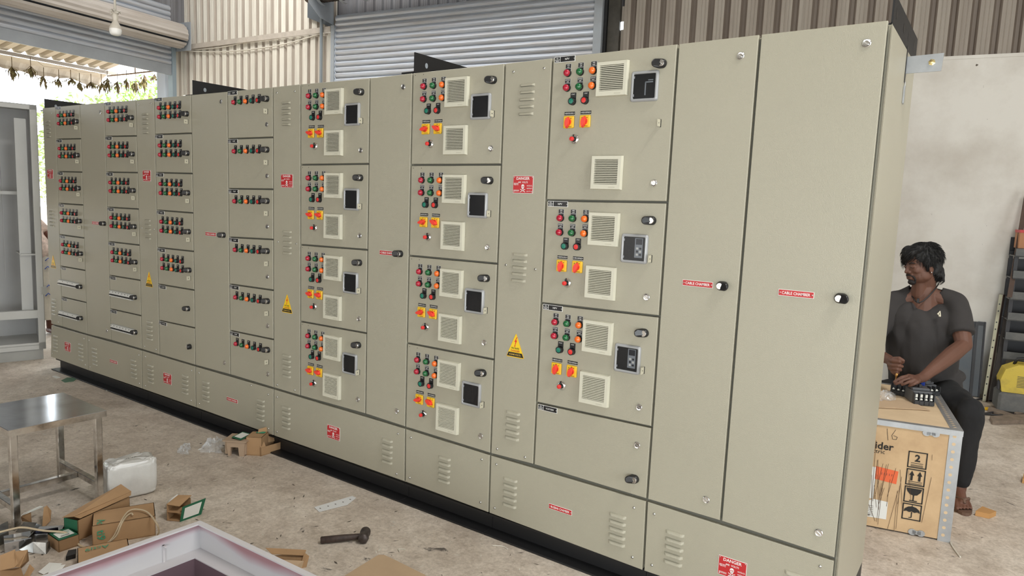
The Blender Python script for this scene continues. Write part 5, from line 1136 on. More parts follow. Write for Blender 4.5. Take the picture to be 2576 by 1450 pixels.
t, P, L = breaker('grey breaker with a round rotary knob at the back right on the crate', (2314, 996), (2362, 996), .12, .060, term=False)
mb = MB(); c = P(L*.62, .06, .062); mb.lathe(c, ZA, [(0, .027), (.020, .027), (.022, .022), (.036, .022), (.038, .029), (.062, .029), (.065, .026), (.065, 0)], MC, 20, False); mb.build('rotary_knob', t, c)
c = P(L*.22, .02, .07); MB().box(c, (.022, .022, .024), mat('blue_tab', (.02, .06, .42), .4), ch=.003).build('blue_button', t, c)
mb = MB(); mb.prism([atz(x, y, cz+.007) for x, y in ((2190, 1008), (2258, 1008), (2290, 1012), (2310, 1020), (2340, 1034), (2300, 1031), (2190, 1026))], (0, 0, .004), CARDB); tag(mb.build('card_offcut', None, atz(2250, 1015, cz)), 'torn piece of cardboard lying flat on the crate lid', 'cardboard')
film('clear plastic bag on the crate lid beside the cabinet edge', [(2195, 1012), (2252, 1008), (2250, 992), (2200, 985)], .03, 5, 'plastic_bag', cz+.010)

# ------------------------------------------------------------------ people
def cap(mb, a, b, ra, rb, m, n=14):
    """tapered capsule, closed"""
    a, b = V(a), V(b); d = b-a; L = d.length
    if L < 1e-5: mb.ball(a, max(ra, rb), m); return
    z = d/L; prof = [(-ra*cos(t), ra*sin(t)) for t in [pi/2*k/5 for k in range(0, 6)]]+[(L+rb*sin(t), rb*cos(t)) for t in [pi/2*k/5 for k in range(0, 6)]]
    mb.lathe(a, z, prof, m, n)
def chain(mb, pts, rs, m):
    for i in range(len(pts)-1): cap(mb, pts[i], pts[i+1], rs[i], rs[i+1], m)
def skin(mb, name, mats, voxel, smooth, parent=None, loc=None, iters=4, disp=None):
    """fuse overlapping closed solids into one continuous smooth surface"""
    me0 = bpy.data.meshes.new('tmp'); me0.from_pydata(mb.v, [], mb.f); o = bpy.data.objects.new('tmp', me0); COL.objects.link(o)
    r = o.modifiers.new('r', 'REMESH'); r.mode = 'VOXEL'; r.voxel_size = voxel
    s = o.modifiers.new('s', 'SMOOTH'); s.factor = smooth; s.iterations = iters
    dg = bpy.context.evaluated_depsgraph_get(); me = bpy.data.meshes.new_from_object(o.evaluated_get(dg)); bpy.data.objects.remove(o); bpy.data.meshes.remove(me0)
    me.materials.clear()
    for m in mats: me.materials.append(m)
    if disp:
        cs = [(V(v.co), V(v.normal)) for v in me.vertices]; me.vertices.foreach_set('co', [x for c, n in cs for x in disp(c, n)]); me.update()
    o0 = V(loc) if loc is not None else V((0, 0, 0))
    me.transform(Matrix.Translation(-o0))
    me.polygons.foreach_set('use_smooth', [True]*len(me.polygons)); me.name = name
    return link(name, me, parent, o0)
SKN = mat('skin_brown', (.135, .060, .038), .60, bump=.3, bscale=300, var=.14, vscale=9); HAIR = mat('black_hair', (.007, .0065, .0065), .62); BRD = mat('beard', (.014, .010, .009), .7)
def cloth(name, col, rough=.95):
    m = mat(name, col, rough, bump=.6, bscale=420, var=.10, vscale=7); return m
TEE = cloth('charcoal_jersey', (.042, .038, .037)); TRS = cloth('black_trousers', (.010, .010, .011)); SAN = mat('sandal_leather', (.13, .075, .05), .6)
def J(px, py, y): return aty(px, py, y)
# --- seated man behind the crate
man0 = V((-.86, 2.62, 0))
man = thing('person', 'seated man in a charcoal v-neck t-shirt and black trousers working at the crate', 'person', man0)
pel = J(2322, 985, 2.66); bel = J(2318, 915, 2.62); che = J(2318, 820, 2.62); nb = J(2327, 735, 2.62); hd = J(2318, 668, 2.56)
shL, shR = J(2404, 764, 2.62), J(2240, 764, 2.58); elL, wrL = J(2425, 868, 2.46), J(2322, 950, 2.10); elR, wrR = J(2178, 880, 2.42), J(2236, 905, 2.14)
hipL, knL, anL = J(2372, 985, 2.60), J(2438, 1050, 2.10), J(2412, 1232, 2.10)
hipR, knR = J(2272, 985, 2.60), J(2150, 1000, 2.46); anR = V((knR.x, knR.y+.02, .08))
# head frame: f = facing, l = his left, u = up
f = V((-.755, -.64, -.13)).normalized(); u = (V((-.06, .05, 1))-f*V((-.06, .05, 1)).dot(f)).normalized(); l = u.cross(f)
HS_ = 1.03
def H(x, y, z): return hd+(f*x+l*y+u*z)*HS_
HR = Matrix((f, l, u)).transposed()
def hb(mb, c, r, m=None, R=None): mb.ball(H(*c), tuple(q*HS_ for q in r), m or SKN, HR if R is None else HR @ R, 20, 14)
mb = MB()
hb(mb, (-.012, 0, .035), (.097, .075, .092)); hb(mb, (.022, 0, -.020), (.073, .064, .088)); hb(mb, (.020, 0, -.065), (.062, .064, .050)); hb(mb, (.064, 0, -.095), (.024, .026, .018))
for s in (-1, 1):
    hb(mb, (.054, s*.036, -.026), (.030, .024, .024)); hb(mb, (.010, s*.050, -.060), (.040, .020, .034)); hb(mb, (.094, s*.0135, -.034), (.011, .0090, .0085))
    hb(mb, (.074, s*.031, -.001), (.016, .017, .0105)); hb(mb, (-.012, s*.073, -.018), (.019, .010, .033), R=Matrix.Rotation(radians(s*18), 3, 'Z')); hb(mb, (-.010, s*.074, -.045), (.009, .007, .010))
    cap(mb, H(.080, s*.010, .019), H(.068, s*.044, .016), .0095, .008, SKN)
cap(mb, H(.080, 0, .010), H(.099, 0, -.024), .0085, .0125, SKN); cap(mb, H(.099, 0, -.026), H(.104, 0, -.031), .0125, .0110, SKN)
cap(mb, H(.086, -.018, -.062), H(.086, .018, -.062), .0075, .0075, SKN); cap(mb, H(.092, -.006, -.061), H(.092, .006, -.061), .007, .007, SKN); cap(mb, H(.086, -.014, -.0735), H(.086, .014, -.0735), .0085, .0085, SKN); cap(mb, H(.080, -.02, -.05), H(.080, .02, -.05), .012, .012, SKN)
cap(mb, H(-.025, 0, -.05), nb+V((0, .02, .0)), .060, .064, SKN); cap(mb, H(.02, 0, -.085), nb+V((-.03, -.03, -.02)), .040, .05, SKN)
cap(mb, nb, che, .075, .12, SKN); cap(mb, nb+V((.02, 0, -.015)), shL, .05, .056, SKN); cap(mb, nb+V((-.02, 0, -.015)), shR, .05, .056, SKN); cap(mb, che, bel, .13, .13, SKN); cap(mb, bel, pel, .13, .14, SKN)
chain(mb, [shL, shL.lerp(elL, .5), elL], [.058, .058, .047], SKN); chain(mb, [elL, elL.lerp(wrL, .28), elL.lerp(wrL, .6), wrL.lerp(elL, .12), wrL], [.045, .050, .043, .033, .030], SKN)
chain(mb, [shR, shR.lerp(elR, .5), elR], [.056, .050, .042], SKN); chain(mb, [elR, elR.lerp(wrR, .28), wrR], [.042, .044, .030], SKN)
# left hand (nearer the frame edge): flat on the breaker, thumb and index pinching the screw
def F(px, py, y): return aty(px, py, y)
pc = F(2301, 956, 2.03)
cap(mb, wrL, pc, .029, .026, SKN)
kn = [F(2286, 946.5, 1.99), F(2292, 952, 1.965), F(2299, 957.5, 1.95), F(2307, 962, 1.945)]
for k in kn: cap(mb, wrL.lerp(pc, .6), k, .020, .0135, SKN)
for a, b in zip(kn, kn[1:]): cap(mb, a, b, .0125, .0125, SKN)
fin = [[kn[0], F(2269, 949.5, 1.955), F(2257, 956.5, 1.945), F(2249.5, 961, 1.94)], [kn[1], F(2273, 957.5, 1.94), F(2262, 963.5, 1.93), F(2254, 967, 1.93)], [kn[2], F(2285, 962, 1.925), F(2276, 966, 1.92), F(2269.5, 968.5, 1.925)], [kn[3], F(2299, 967, 1.925), F(2292, 970, 1.925), F(2287, 971.5, 1.93)]]
for q in fin: chain(mb, q, [.0112, .0094, .0086, .0074], SKN)
chain(mb, [wrL.lerp(pc, .5), F(2287, 957, 2.05), F(2268, 962, 2.00), F(2252, 965, 1.965)], [.020, .0165, .0125, .0095], SKN)
# right hand: fist round a driver bit
rc = F(2252, 919, 2.07); cap(mb, wrR, rc, .029, .034, SKN); cap(mb, F(2246, 911, 2.07), F(2250, 930, 2.07), .030, .026, SKN)
rk = [(910, 2237, 2243, 2262, 2271), (920.5, 2234, 2241, 2260, 2269), (929.5, 2236, 2243, 2257, 2265), (937, 2241, 2247, 2256, 2260)]
for i, (py, a0, a1, a2, a3) in enumerate(rk):
    chain(mb, [F(a0+3, py-3, 2.06), F(a1+4, py-1, 2.032), F(a2, py+.5, 2.022), F(a3, py+2, 2.040), F(a3-6, py+3, 2.062)], [.0130, .0118, .0108, .0100, .0090] if i < 3 else [.0105, .0100, .0092, .0084, .0075], SKN)
chain(mb, [F(2250, 905, 2.05), F(2262, 902.5, 2.03), F(2272, 908, 2.025)], [.018, .0130, .0105], SKN)
chain(mb, [F(2245, 935, 2.05), F(2252, 941, 2.035), F(2257.5, 942.5, 2.03)], [.012, .0105, .0085], SKN)
# shins and feet
cap(mb, knL, anL, .055, .038, SKN); cap(mb, knR, anR, .055, .038, SKN)
toeL = V((-.47, 1.94, 0)); 
def foot(an, d):
    d = V(d).normalized(); s = V((-d.y, d.x, 0)); h = V((an.x, an.y, 0))
    cap(mb, an, h-d*.03+ZA*.045, .037, .032, SKN); cap(mb, h-d*.03+ZA*.045, h+d*.12+ZA*.040, .032, .024, SKN); cap(mb, an, h+d*.10+ZA*.045, .034, .026, SKN)
    for k in range(5):
        o = (k-2)*.0185; L_ = .192-.0095*k
        chain(mb, [h+d*.09+s*o*.8+ZA*.040, h+d*(L_-.035)+s*o*1.0+ZA*.036, h+d*L_+s*o*1.0+ZA*.029], [.014, .0088 if k else .012, .0078 if k else .0105], SKN)
    return h, d, s
fdir = (.22, -.97, 0); hL, dL, sL_ = foot(anL, fdir); hR, dR, sR_ = foot(anR, (-.1, -1, 0))
body = skin(mb, 'body', [SKN], .0033, .5, man, man0, 3)
# clothes
def tee_disp(c, n):
    k = noise.noise(V((c.x*7, c.y*7, c.z*4.5)))*.012+noise.noise(V((c.x*16+c.z*9, c.y*12, c.z*8)))*.006
    return c+n*k
mb = MB()
X_ = V((1, 0, 0))
cap(mb, che+X_*.09+ZA*.03, bel+X_*.085, .135, .125, TEE); cap(mb, che-X_*.09+ZA*.03, bel-X_*.085, .135, .125, TEE); cap(mb, bel+X_*.075, pel+X_*.08+ZA*.05, .130, .125, TEE); cap(mb, bel-X_*.075, pel-X_*.08+ZA*.05, .130, .125, TEE)
cap(mb, che+V((0, -.02, .0)), bel+V((0, -.045, 0)), .135, .14, TEE); cap(mb, che+V((0, .03, .09)), che, .11, .13, TEE)
cap(mb, nb+V((.066, .018, -.004)), shL, .052, .070, TEE); cap(mb, nb+V((-.066, .018, -.004)), shR, .052, .070, TEE); cap(mb, nb+V((0, .05, -.04)), che, .06, .11, TEE)
cap(mb, shL+V((-.03, 0, -.06)), che+V((.11, 0, -.02)), .07, .10, TEE); cap(mb, shR+V((.03, 0, -.06)), che+V((-.11, 0, -.02)), .07, .10, TEE)
mb.ball(shL, .070, TEE); mb.ball(shR, .070, TEE); mb.cyl(shL, shL.lerp(elL, .74), .071, TEE, 28, .073); mb.cyl(shR, shR.lerp(elR, .74), .071, TEE, 28, .073)
cap(mb, hipL+V((.01, .02, .02)), pel+V((0, .0, .03)), .105, .12, TEE); cap(mb, J(2400, 955, 2.62), J(2412, 948, 2.66), .05, .04, TEE)
tee = skin(mb, 't_shirt', [TEE], .008, .5, man, man0, 4, tee_disp)
# cut the sleeve ends, neckline and hem by removing cloth past the openings
bm = bmesh.new(); bm.from_mesh(tee.data)
def past(p):
    w = p+man0; 
    q = w-nb; v = q.x/.090; 
    if abs(v) < 1 and q.y < .05 and q.z > -.085+.125*abs(v)**1.1-.02: return True
    if q.length < .070 and q.z > -.03: return True
    return False
bmesh.ops.delete(bm, geom=[v for v in bm.verts if past(v.co)], context='VERTS')
for _ in range(14):   # even out the cut edge
    bd = [v for v in bm.verts if v.is_boundary]; new = []
    for v in bd:
        nb_ = [e.other_vert(v).co for e in v.link_edges if e.is_boundary]; new.append(v.co.lerp(sum(nb_, V())/len(nb_), .5) if nb_ else v.co)
    for v, c_ in zip(bd, new): v.co = c_
bm.to_mesh(tee.data); bm.free()
so = tee.modifiers.new('thickness', 'SOLIDIFY'); so.thickness = .004; so.offset = 1
mb = MB(); W_ = mat('music_note_print', (.75, .70, .55), .6); c = J(2362, 789, 2.47)
for dx, dz in ((0, 0), (-.012, .006)): pass
nt_ = [(2364.5, 784), (2362, 788), (2360, 791.5), (2365.5, 793)]; 
for (x0, y0, x1, y1, r) in ((2364.5, 784, 2365.5, 794, .0035), (2364.5, 784, 2360, 789, .003), (2363.5, 795, 2364.5, 795.5, .006), (2359.5, 790, 2360.5, 791, .005)): cap(mb, J(x0, y0, 2.462), J(x1, y1, 2.462), r, r, W_)
NOTE_MB = mb
mb = MB()
chain(mb, [hipL, hipL.lerp(knL, .5), knL], [.100, .095, .078], TRS); cap(mb, hipL, knL+V((0, .04, .03)), .10, .07, TRS); chain(mb, [knL, knL.lerp(anL, .35), knL.lerp(anL, .86)], [.078, .070, .058], TRS)
chain(mb, [hipR, hipR.lerp(knR, .5), knR], [.10, .095, .080], TRS); chain(mb, [knR, knR.lerp(anR, .35), knR.lerp(anR, .86)], [.078, .070, .058], TRS)
cap(mb, hipL+V((-.02, 0, -.01)), hipR+V((.02, 0, -.01)), .115, .115, TRS); cap(mb, pel, pel-ZA*.03, .13, .12, TRS)
skin(mb, 'trousers', [TRS], .009, .5, man, man0, 4, lambda c, n: c+n*(noise.noise(V((c.x*9, c.y*9, c.z*5)))*.012+noise.noise(c*24)*.003))
# hair
mb = MB()
hb(mb, (-.026, 0, .052), (.106, .088, .090)); hb(mb, (-.058, 0, -.010), (.062, .082, .088)); hb(mb, (-.070, .01, -.060), (.036, .062, .036)); hb(mb, (.030, 0, .092), (.066, .066, .036)); hb(mb, (-.030, .0, .110), (.075, .070, .036))
for s in (-1, 1): hb(mb, (-.004, s*.070, .028), (.040, .020, .048)); cap(mb, H(.018, s*.071, .015), H(.012, s*.069, -.028), .010, .005, HAIR)
# fringe swept across to his right side
for k in range(7):
    y0 = .05-.016*k; chain(mb, [H(.045, y0, .105), H(.080-.003*k, y0-.018, .085-.003*k), H(.087-.004*k, y0-.035, .058-.006*k)], [.026, .020, .010], HAIR)
for k in range(4): chain(mb, [H(.060, -.03-.010*k, .088), H(.068-.006*k, -.055-.006*k, .050-.006*k), H(.056-.006*k, -.068-.004*k, .010-.008*k)], [.022, .017, .008], HAIR)
for k in range(9):
    a = -1.1+k*.28; chain(mb, [H(-.075-.02*cos(a), .06*sin(a), -.03), H(-.090-.012*cos(a), .064*sin(a), -.075), H(-.094-.01*cos(a), .068*sin(a), -.100-.006*(k % 3))], [.022, .014, .005], HAIR)
def hair_disp(c, n): return c+n*(noise.noise(V((c.x*75, c.y*75, c.z*20)))*.0035+noise.noise(c*26)*.004)
hair = skin(mb, 'hair', [HAIR], .0042, .5, man, man0, 2, hair_disp)
mb = MB(); rnd = random.Random(21)
hs = [V(v.co)+man0 for v in hair.data.vertices]; crown = H(-.035, .01, .135)
inv = HR.transposed()
for k in range(2600):   # strands combed from the crown down over the hair mass
    p = hs[rnd.randrange(len(hs))]; q = inv @ ((p-hd)/HS_); n = V((q.x+.02, q.y, q.z-.02)).normalized()
    out_ = V((q.x+.035, q.y-.01, 0)); out_ = out_.normalized() if out_.length > .001 else V((1, 0, 0))
    d = out_*max(.05, .9-2*n.length*(1-max(0, n.z))) - V((0, 0, 1))*(1.1-max(0, n.z)); 
    if q.x > .03 and q.z > .04: d += V((.2, -.9, -.2))
    d = (d-n*d.dot(n)); 
    if d.length < .05: continue
    d.normalize(); L_ = rnd.uniform(.018, .042); q2 = q+d*L_*.5+n*.0022; q3 = q+d*L_+n*rnd.uniform(-.001, .003)
    mb.tube([H(*(q+n*.0004)), H(*q2), H(*q3)], .0008, HAIR, 3, [.0012, .0012, .0003])
mb.build('loose_hair', man, man0)['kind'] = 'stuff'
mb = MB()
hb(mb, (.069, 0, -.099), (.024, .027, .019)); hb(mb, (.076, 0, -.086), (.015, .016, .011))
for s in (-1, 1): chain(mb, [H(.096, s*.004, -.0525), H(.088, s*.020, -.0545), H(.076, s*.031, -.066), H(.068, s*.033, -.084), H(.066, s*.022, -.098)], [.0062, .0062, .0062, .0055, .007], BRD)
skin(mb, 'beard', [BRD], .0032, .5, man, man0, 2, lambda c, n: c+n*noise.noise(c*220)*.0012)
for s in (-1, 1):
    mb = MB(); chain(mb, [H(.088, s*.013, .019), H(.084, s*.030, .0245), H(.070, s*.049, .018)], [.0045, .0048, .0025], BRD); skin(mb, 'eyebrow', [BRD], .0022, .4, man, man0, 2)
    mb = MB(); hb(mb, (.0775, s*.031, -.0015), (.0125, .0125, .0095), mat('eye_white', (.16, .13, .12), .35)); hb(mb, (.0865, s*.0300, -.0030), (.0045, .0052, .0052), BLACK); mb.build('eye', man, H(.078, s*.031, 0))
    mb = MB(); chain(mb, [H(.0875, s*.018, -.001), H(.0915, s*.030, .0022), H(.082, s*.043, -.0005)], [.0022, .0038, .002], SKN); chain(mb, [H(.086, s*.020, -.0055), H(.0885, s*.030, -.0075), H(.081, s*.042, -.005)], [.002, .0028, .002], SKN); mb.build('eyelid', man, H(.08, s*.03, 0))
mb = MB(); chain(mb, [H(.0935, -.015, -.0675), H(.0955, 0, -.0670), H(.0935, .015, -.0675)], [.0012, .0018, .0012], mat('lip_line', (.05, .018, .015), .6)); mb.build('mouth', man, H(.09, 0, -.067))
MB().ball(H(-.004, .084, -.044), .0042, CHROME).build('earring', man, H(0, .08, -.04))
# cord round the neck, clip on the collar, note print, sandals, belt edge
def nk(a, r=.078, z=0): return nb+V((sin(a)*r, -cos(a)*r*.95+.01, z))
mb = MB(); pts = [J(2293.5, 742, 2.575), J(2290, 733, 2.585), J(2296, 722, 2.60)]; mb.tube(pts, .0038, BLACK, 6); pts = [J(2361, 715, 2.60), J(2352, 728, 2.565), J(2338, 744, 2.535), J(2322, 758, 2.50), J(2311, 763, 2.485)]; mb.tube(pts, .0042, BLACK, 6); mb.tube([J(2292, 741, 2.575), J(2300, 755, 2.52), J(2308, 762, 2.487)], .004, BLACK, 6); mb.build('neck_cord', man, pts[0])
mb = MB(); c = J(2309.5, 757, 2.475); mb.box(c, (.014, .010, .030), BLACK, ch=.002); mb.build('collar_clip', man, c)
NOTE_MB.build('note_print', man, J(2362, 789, 2.46))
for (h_, d_, s_, nm) in ((hL, dL, sL_, 'sandal'), (hR, dR, sR_, 'sandal')):
    mb = MB(); out = []
    for k in range(20):
        a = 2*pi*k/20; out.append(h_+d_*(.080+.140*cos(a))+s_*((.053 if cos(a) > 0 else .038)*sin(a))+ZA*.001)
    mb.prism(out, (0, 0, .018), SAN); o = mb.build(nm, man, h_)
    mb = MB(); mb.tube([h_+d_*.03-s_*.042+ZA*.015, h_+d_*.07-s_*.038+ZA*.055, h_+d_*.125+s_*.004+ZA*.062, h_+d_*.145+s_*.006+ZA*.048], .008, SAN, 8); mb.tube([h_+d_*.03+s_*.044+ZA*.015, h_+d_*.07+s_*.040+ZA*.055, h_+d_*.125+s_*.004+ZA*.062], .008, SAN, 8); mb.build('strap', o, h_+d_*.07+ZA*.05)
mb = MB(); a, b = F(2256.5, 941, 2.02), F(2251.5, 962, 1.955); mb.tube([a+(a-b)*.15, a, a.lerp(b, .3)], .0075, mat('brass_bit', (.55, .30, .10), .35, .9), 10); mb.tube([a.lerp(b, .3), b], .0035, MATS['brass_bit'], 8); tag(mb.build('screwdriver_bit', None, b), 'small brass driver bit held in the man\'s fist above the breakers', 'tool')
mb = MB(); st0 = V((-.86, 2.72, 0)); sT = thing('wooden_stool', 'low wooden stool under the seated man behind the crate', 'stool', st0); WD = mat('stool_wood', (.25, .15, .08), .7, var=.3, vscale=6)
zt_ = pel.z-.125
MB().box(st0+ZA*(zt_-.015), (.36, .28, .03), WD, ch=.004).build('seat', sT, st0+ZA*zt_)
for sx in (-1, 1):
    for sy in (-1, 1): MB().box(st0+V((sx*.15, sy*.11, (zt_-.03)/2)), (.04, .04, zt_-.03), WD).build('leg', sT, st0+V((sx*.15, sy*.11, 0)))
# --- second person outside the doorway, mostly hidden between enclosure and first cabinet
q0 = V((-9.05, .60, 0)); p2 = thing('person', 'standing person in a patterned wrap seen in the gap beside the first cabinet', 'person', q0)
SK2 = mat('skin_dark', (.16, .06, .04), .5)
q0 = q0+V((-.06, -.05, 0)); Pq = lambda x, y, z: q0+V((x, y, z))+V((-.82, -.57, 0))*max(0, z-.95)*.8; mb = MB()
mb.ball(Pq(0, 0, 1.56), (.085, .10, .125), SK2); cap(mb, Pq(0, 0, 1.50), Pq(0, 0, 1.36), .05, .055, SK2); cap(mb, Pq(0, 0, 1.32), Pq(0, 0, .98), .13, .13, SK2)
for s in (-1, 1):
    cap(mb, Pq(0, s*.10, 1.36), Pq(0, s*.17, 1.33), .055, .055, SK2); cap(mb, Pq(0, s*.18, 1.33), Pq(.03, s*.22, 1.08), .05, .04, SK2); cap(mb, Pq(.03, s*.22, 1.08), Pq(.16, s*.18, .90), .04, .028, SK2)
    for k in range(4): chain(mb, [Pq(.16, s*.18, .90), Pq(.20, s*.18+.018*(k-1.5), .86), Pq(.215, s*.18+.018*(k-1.5), .82)], [.026, .010, .008], SK2)
    chain(mb, [Pq(.16, s*.18, .90), Pq(.18, s*.15, .86)], [.018, .010], SK2)
    cap(mb, Pq(0, s*.10, .95), Pq(.02, s*.10, .50), .085, .055, SK2); cap(mb, Pq(.02, s*.10, .50), Pq(0, s*.10, .08), .052, .035, SK2); cap(mb, Pq(-.02, s*.10, .04), Pq(.14, s*.11, .03), .035, .025, SK2)
    for k in range(5): cap(mb, Pq(.13, s*.11+(k-2)*.015, .026), Pq(.175-.006*k, s*.11+(k-2)*.018, .02), .012, .009, SK2)
mb.ball(Pq(.088, 0, 1.55), (.016, .012, .018), SK2)
skin(mb, 'body', [SK2], .009, .5, p2, q0, 3)
mb = MB(); hb2 = [(-.015, 0, 1.62, .09, .105, .09), (-.04, 0, 1.57, .06, .10, .10)]
for x, y, z, a_, b_, c_ in hb2: mb.ball(Pq(x, y, z), (a_, b_, c_), HAIR)
skin(mb, 'hair', [HAIR], .01, .5, p2, q0, 2)
for s in (-1, 1): MB().ball(Pq(.078, s*.032, 1.575), .011, BLACK).build('eye', p2, Pq(.078, s*.032, 1.57))
PLAID = mat('plaid_shirt', (.68, .55, .48), .9, var=.35, vscale=26); WRAPC = mat('patterned_wrap', (.66, .63, .55), .9, var=.12, vscale=9)
mb = MB(); cap(mb, Pq(0, 0, 1.32), Pq(0, 0, .92), .155, .165, PLAID)
for s in (-1, 1): cap(mb, Pq(0, s*.08, 1.37), Pq(0, s*.18, 1.33), .06, .068, PLAID); cap(mb, Pq(0, s*.18, 1.33), Pq(.02, s*.21, 1.16), .065, .065, PLAID)
skin(mb, 'shirt', [PLAID], .012, .5, p2, q0, 3)
mb = MB(); n = 40; rings = [(1.0, .17), (.85, .20), (.5, .205), (.18, .20)]; vs = []
for z, r in rings: vs += [Pq(r*.8*cos(2*pi*i/n)*(1+.06*sin(9*2*pi*i/n)), r*sin(2*pi*i/n)*(1+.06*sin(9*2*pi*i/n)), z) for i in range(n)]
mb.add(vs, [[k*n+i, k*n+(i+1) % n, (k+1)*n+(i+1) % n, (k+1)*n+i] for k in range(3) for i in range(n)], WRAPC, True); o = mb.build('wrap', p2, Pq(0, 0, .6))
BL = mat('blue_print', (.08, .16, .55), .8); mb = MB()
for k in range(26):
    a_ = k*.9; z = .45+.5*((k*.37) % 1); r = .211; c = Pq(r*.8*cos(a_)*1.06, r*sin(a_)*1.06, z); t_ = V((-sin(a_), cos(a_), 0)); mb.tube([c, c+t_*.03+ZA*.03, c+t_*.06-ZA*.005], .005, BL, 4)
mb.build('blue_pattern', p2, Pq(0, 0, .7))

# ------------------------------------------------------------------ things along the back wall, right
GM = dirty('dark_metal_sheet', (.085, .10, .115), (.16, .15, .14), 3, .5, .45, spots=False, metal=.3); GME = mat('sheet_edge', (.03, .03, .035), .5)
def wallp(px, py, off=0.03): return onp(px, py, RM_N, BW-off)
def lean(name, lab, cat, px, off_top, off_bot, m, th=.004, group=None, m2=None):
    pts = [wallp(x, y, off_bot if i >= len(px)/2 else off_top) for i, (x, y) in enumerate(px)]; mb = MB(); mb.prism(pts, RM_N*.012, m); return tag(mb.build(name, None, min(pts, key=lambda p: p.z)), lab, cat, group)
t = thing('sheet_panel', 'dark grey metal door panel leaning on the wall right of the man', 'metal panel', room(.1, BW-.16, 0))
def rp(nm, a0, a1, z0, z1, o0, o1, m, th=.02):
    z = lambda zz: .16-(.16-.02)*(zz/.72); pts = [room(a0, BW-z(z0)-o0, z0), room(a1, BW-z(z0)-o0, z0), room(a1, BW-z(z1)-o0, z1), room(a0, BW-z(z1)-o0, z1)]; MB().prism(pts, RM_N*th, m).build(nm, t, pts[0])
rp('panel_sheet', -.42, .19, .005, .70, 0, 0, GM, .004); rp('panel_edge', .19, .215, .005, .705, .02, 0, GME, .03); rp('panel_edge', .215, .262, .005, .71, .0, 0, GM, .008); rp('panel_edge', .262, .275, .005, .71, .02, 0, GME, .03); rp('panel_edge', -.42, .27, .68, .705, .012, 0, GME, .02)
t = thing('sheet_panel', 'blue-grey metal sheet leaning on the wall, its corner showing beside the cabinet', 'metal panel', room(-.85, BW-.2, 0)); MB().prism([room(-1.25, BW-.22, .002), room(-.56, BW-.22, .002), room(-.56, BW-.03, .95), room(-1.25, BW-.03, .95)], RM_N*.004, mat('blue_grey_sheet', (.17, .19, .23), .5)).build('panel_sheet', t, room(-.9, BW-.2, 0)); MB().prism([room(-1.25, BW-.222, .93), room(-.56, BW-.032, .93), room(-.56, BW-.032, .95), room(-1.25, BW-.032, .95)], -RM_N*.01, GME).build('panel_edge', t, room(-.9, BW-.03, .93))
# perforated pale angle bar and dark beam
PA = dirty('pale_angle_paint', (.56, .55, .40), (.30, .24, .16), 6, .5, .6, spots=False); BRN = dirty('rusty_brown', (.085, .055, .042), (.14, .08, .05), 8, .6, .8, spots=False)
t = thing('slotted_angle', 'tall pale perforated angle bar leaning against the wall by the rack', 'angle bar', wallp(2474, 995, .32)); a0, a1 = wallp(2473, 994, .32), wallp(2514, 741, .10); b0, b1 = wallp(2481, 996, .32), wallp(2523, 742, .10)
a0.z = b0.z = .002; MB().prism([a0, b0, b1, a1], RM_N*.004, PA).build('face', t, a0); c0, c1 = b0+RM_N*.045+RM_T*.02, b1+RM_N*.045+RM_T*.02; MB().prism([b0, c0, c1, b1], RM_T*.004, BRN).build('side', t, b0)
for k in range(11):
    f_ = .06+k*.085+(0.02 if k % 2 else 0); c = a0.lerp(a1, f_).lerp(b0.lerp(b1, f_), .45)-RM_N*.003; MB().add([c+RM_T*(.006*cos(2*pi*i/8))+ZA*(.007*sin(2*pi*i/8)) for i in range(8)], [list(range(8))], BLACK).build('hole', t, c)
t = tag((lambda mb: (mb.prism([wallp(2487, 1008, .40)*1.0, wallp(2503, 1006, .40), wallp(2548, 748, .12), wallp(2536, 748, .12)], RM_N*.03, mat('dark_beam', (.035, .028, .024), .7, var=.3, vscale=12)), mb.build('steel_beam', None, wallp(2487, 1006, .40)))[1])(MB()), 'dark rusty steel beam leaning beside the pale perforated bar', 'steel beam')
t = tag((lambda mb: (mb.prism([wallp(2534, 748, .36), wallp(2546, 749, .36), wallp(2592, 480, .12), wallp(2580, 478, .12)], RM_N*.025, BRN), mb.build('steel_bar', None, wallp(2536, 748, .36)))[1])(MB()), 'brown flat bar leaning diagonally across the dark tray rack', 'steel bar')
# rack with dark trays
rk0 = room(.40, BW-.30, 0); t = thing('tray_rack', 'rack of dark grimy shelves at the right edge of the picture', 'rack', rk0); RKM = dirty('grimy_steel', (.09, .092, .09), (.20, .19, .17), 7, .7, .5, spots=False)
for a_ in (.405, 1.30):
    for b_ in (.04, .30): MB().box(room(a_, BW-b_, .70), (.03, .03, 1.40), GME).build('upright', t, room(a_, BW-b_, 0))
for k, z in enumerate((.42, .60, .78, .97, 1.16, 1.36)):
    p = room(.39, BW-.34, z); MB().prism([p, p+RM_T*.95, p+RM_T*.95+RM_N*.33, p+RM_N*.33], (0, 0, .010), RKM).build('shelf', t, p); MB().prism([p, p+RM_T*.95, p+RM_T*.95+ZA*.075, p+ZA*.075], RM_N*.008, RKM).build('tray_front', t, p)
    MB().prism([p+RM_N*.325, p+RM_T*.95+RM_N*.325, p+RM_T*.95+RM_N*.325+ZA*.17, p+RM_N*.325+ZA*.17], RM_N*.004, GME).build('back_plate', t, p+RM_N*.325)
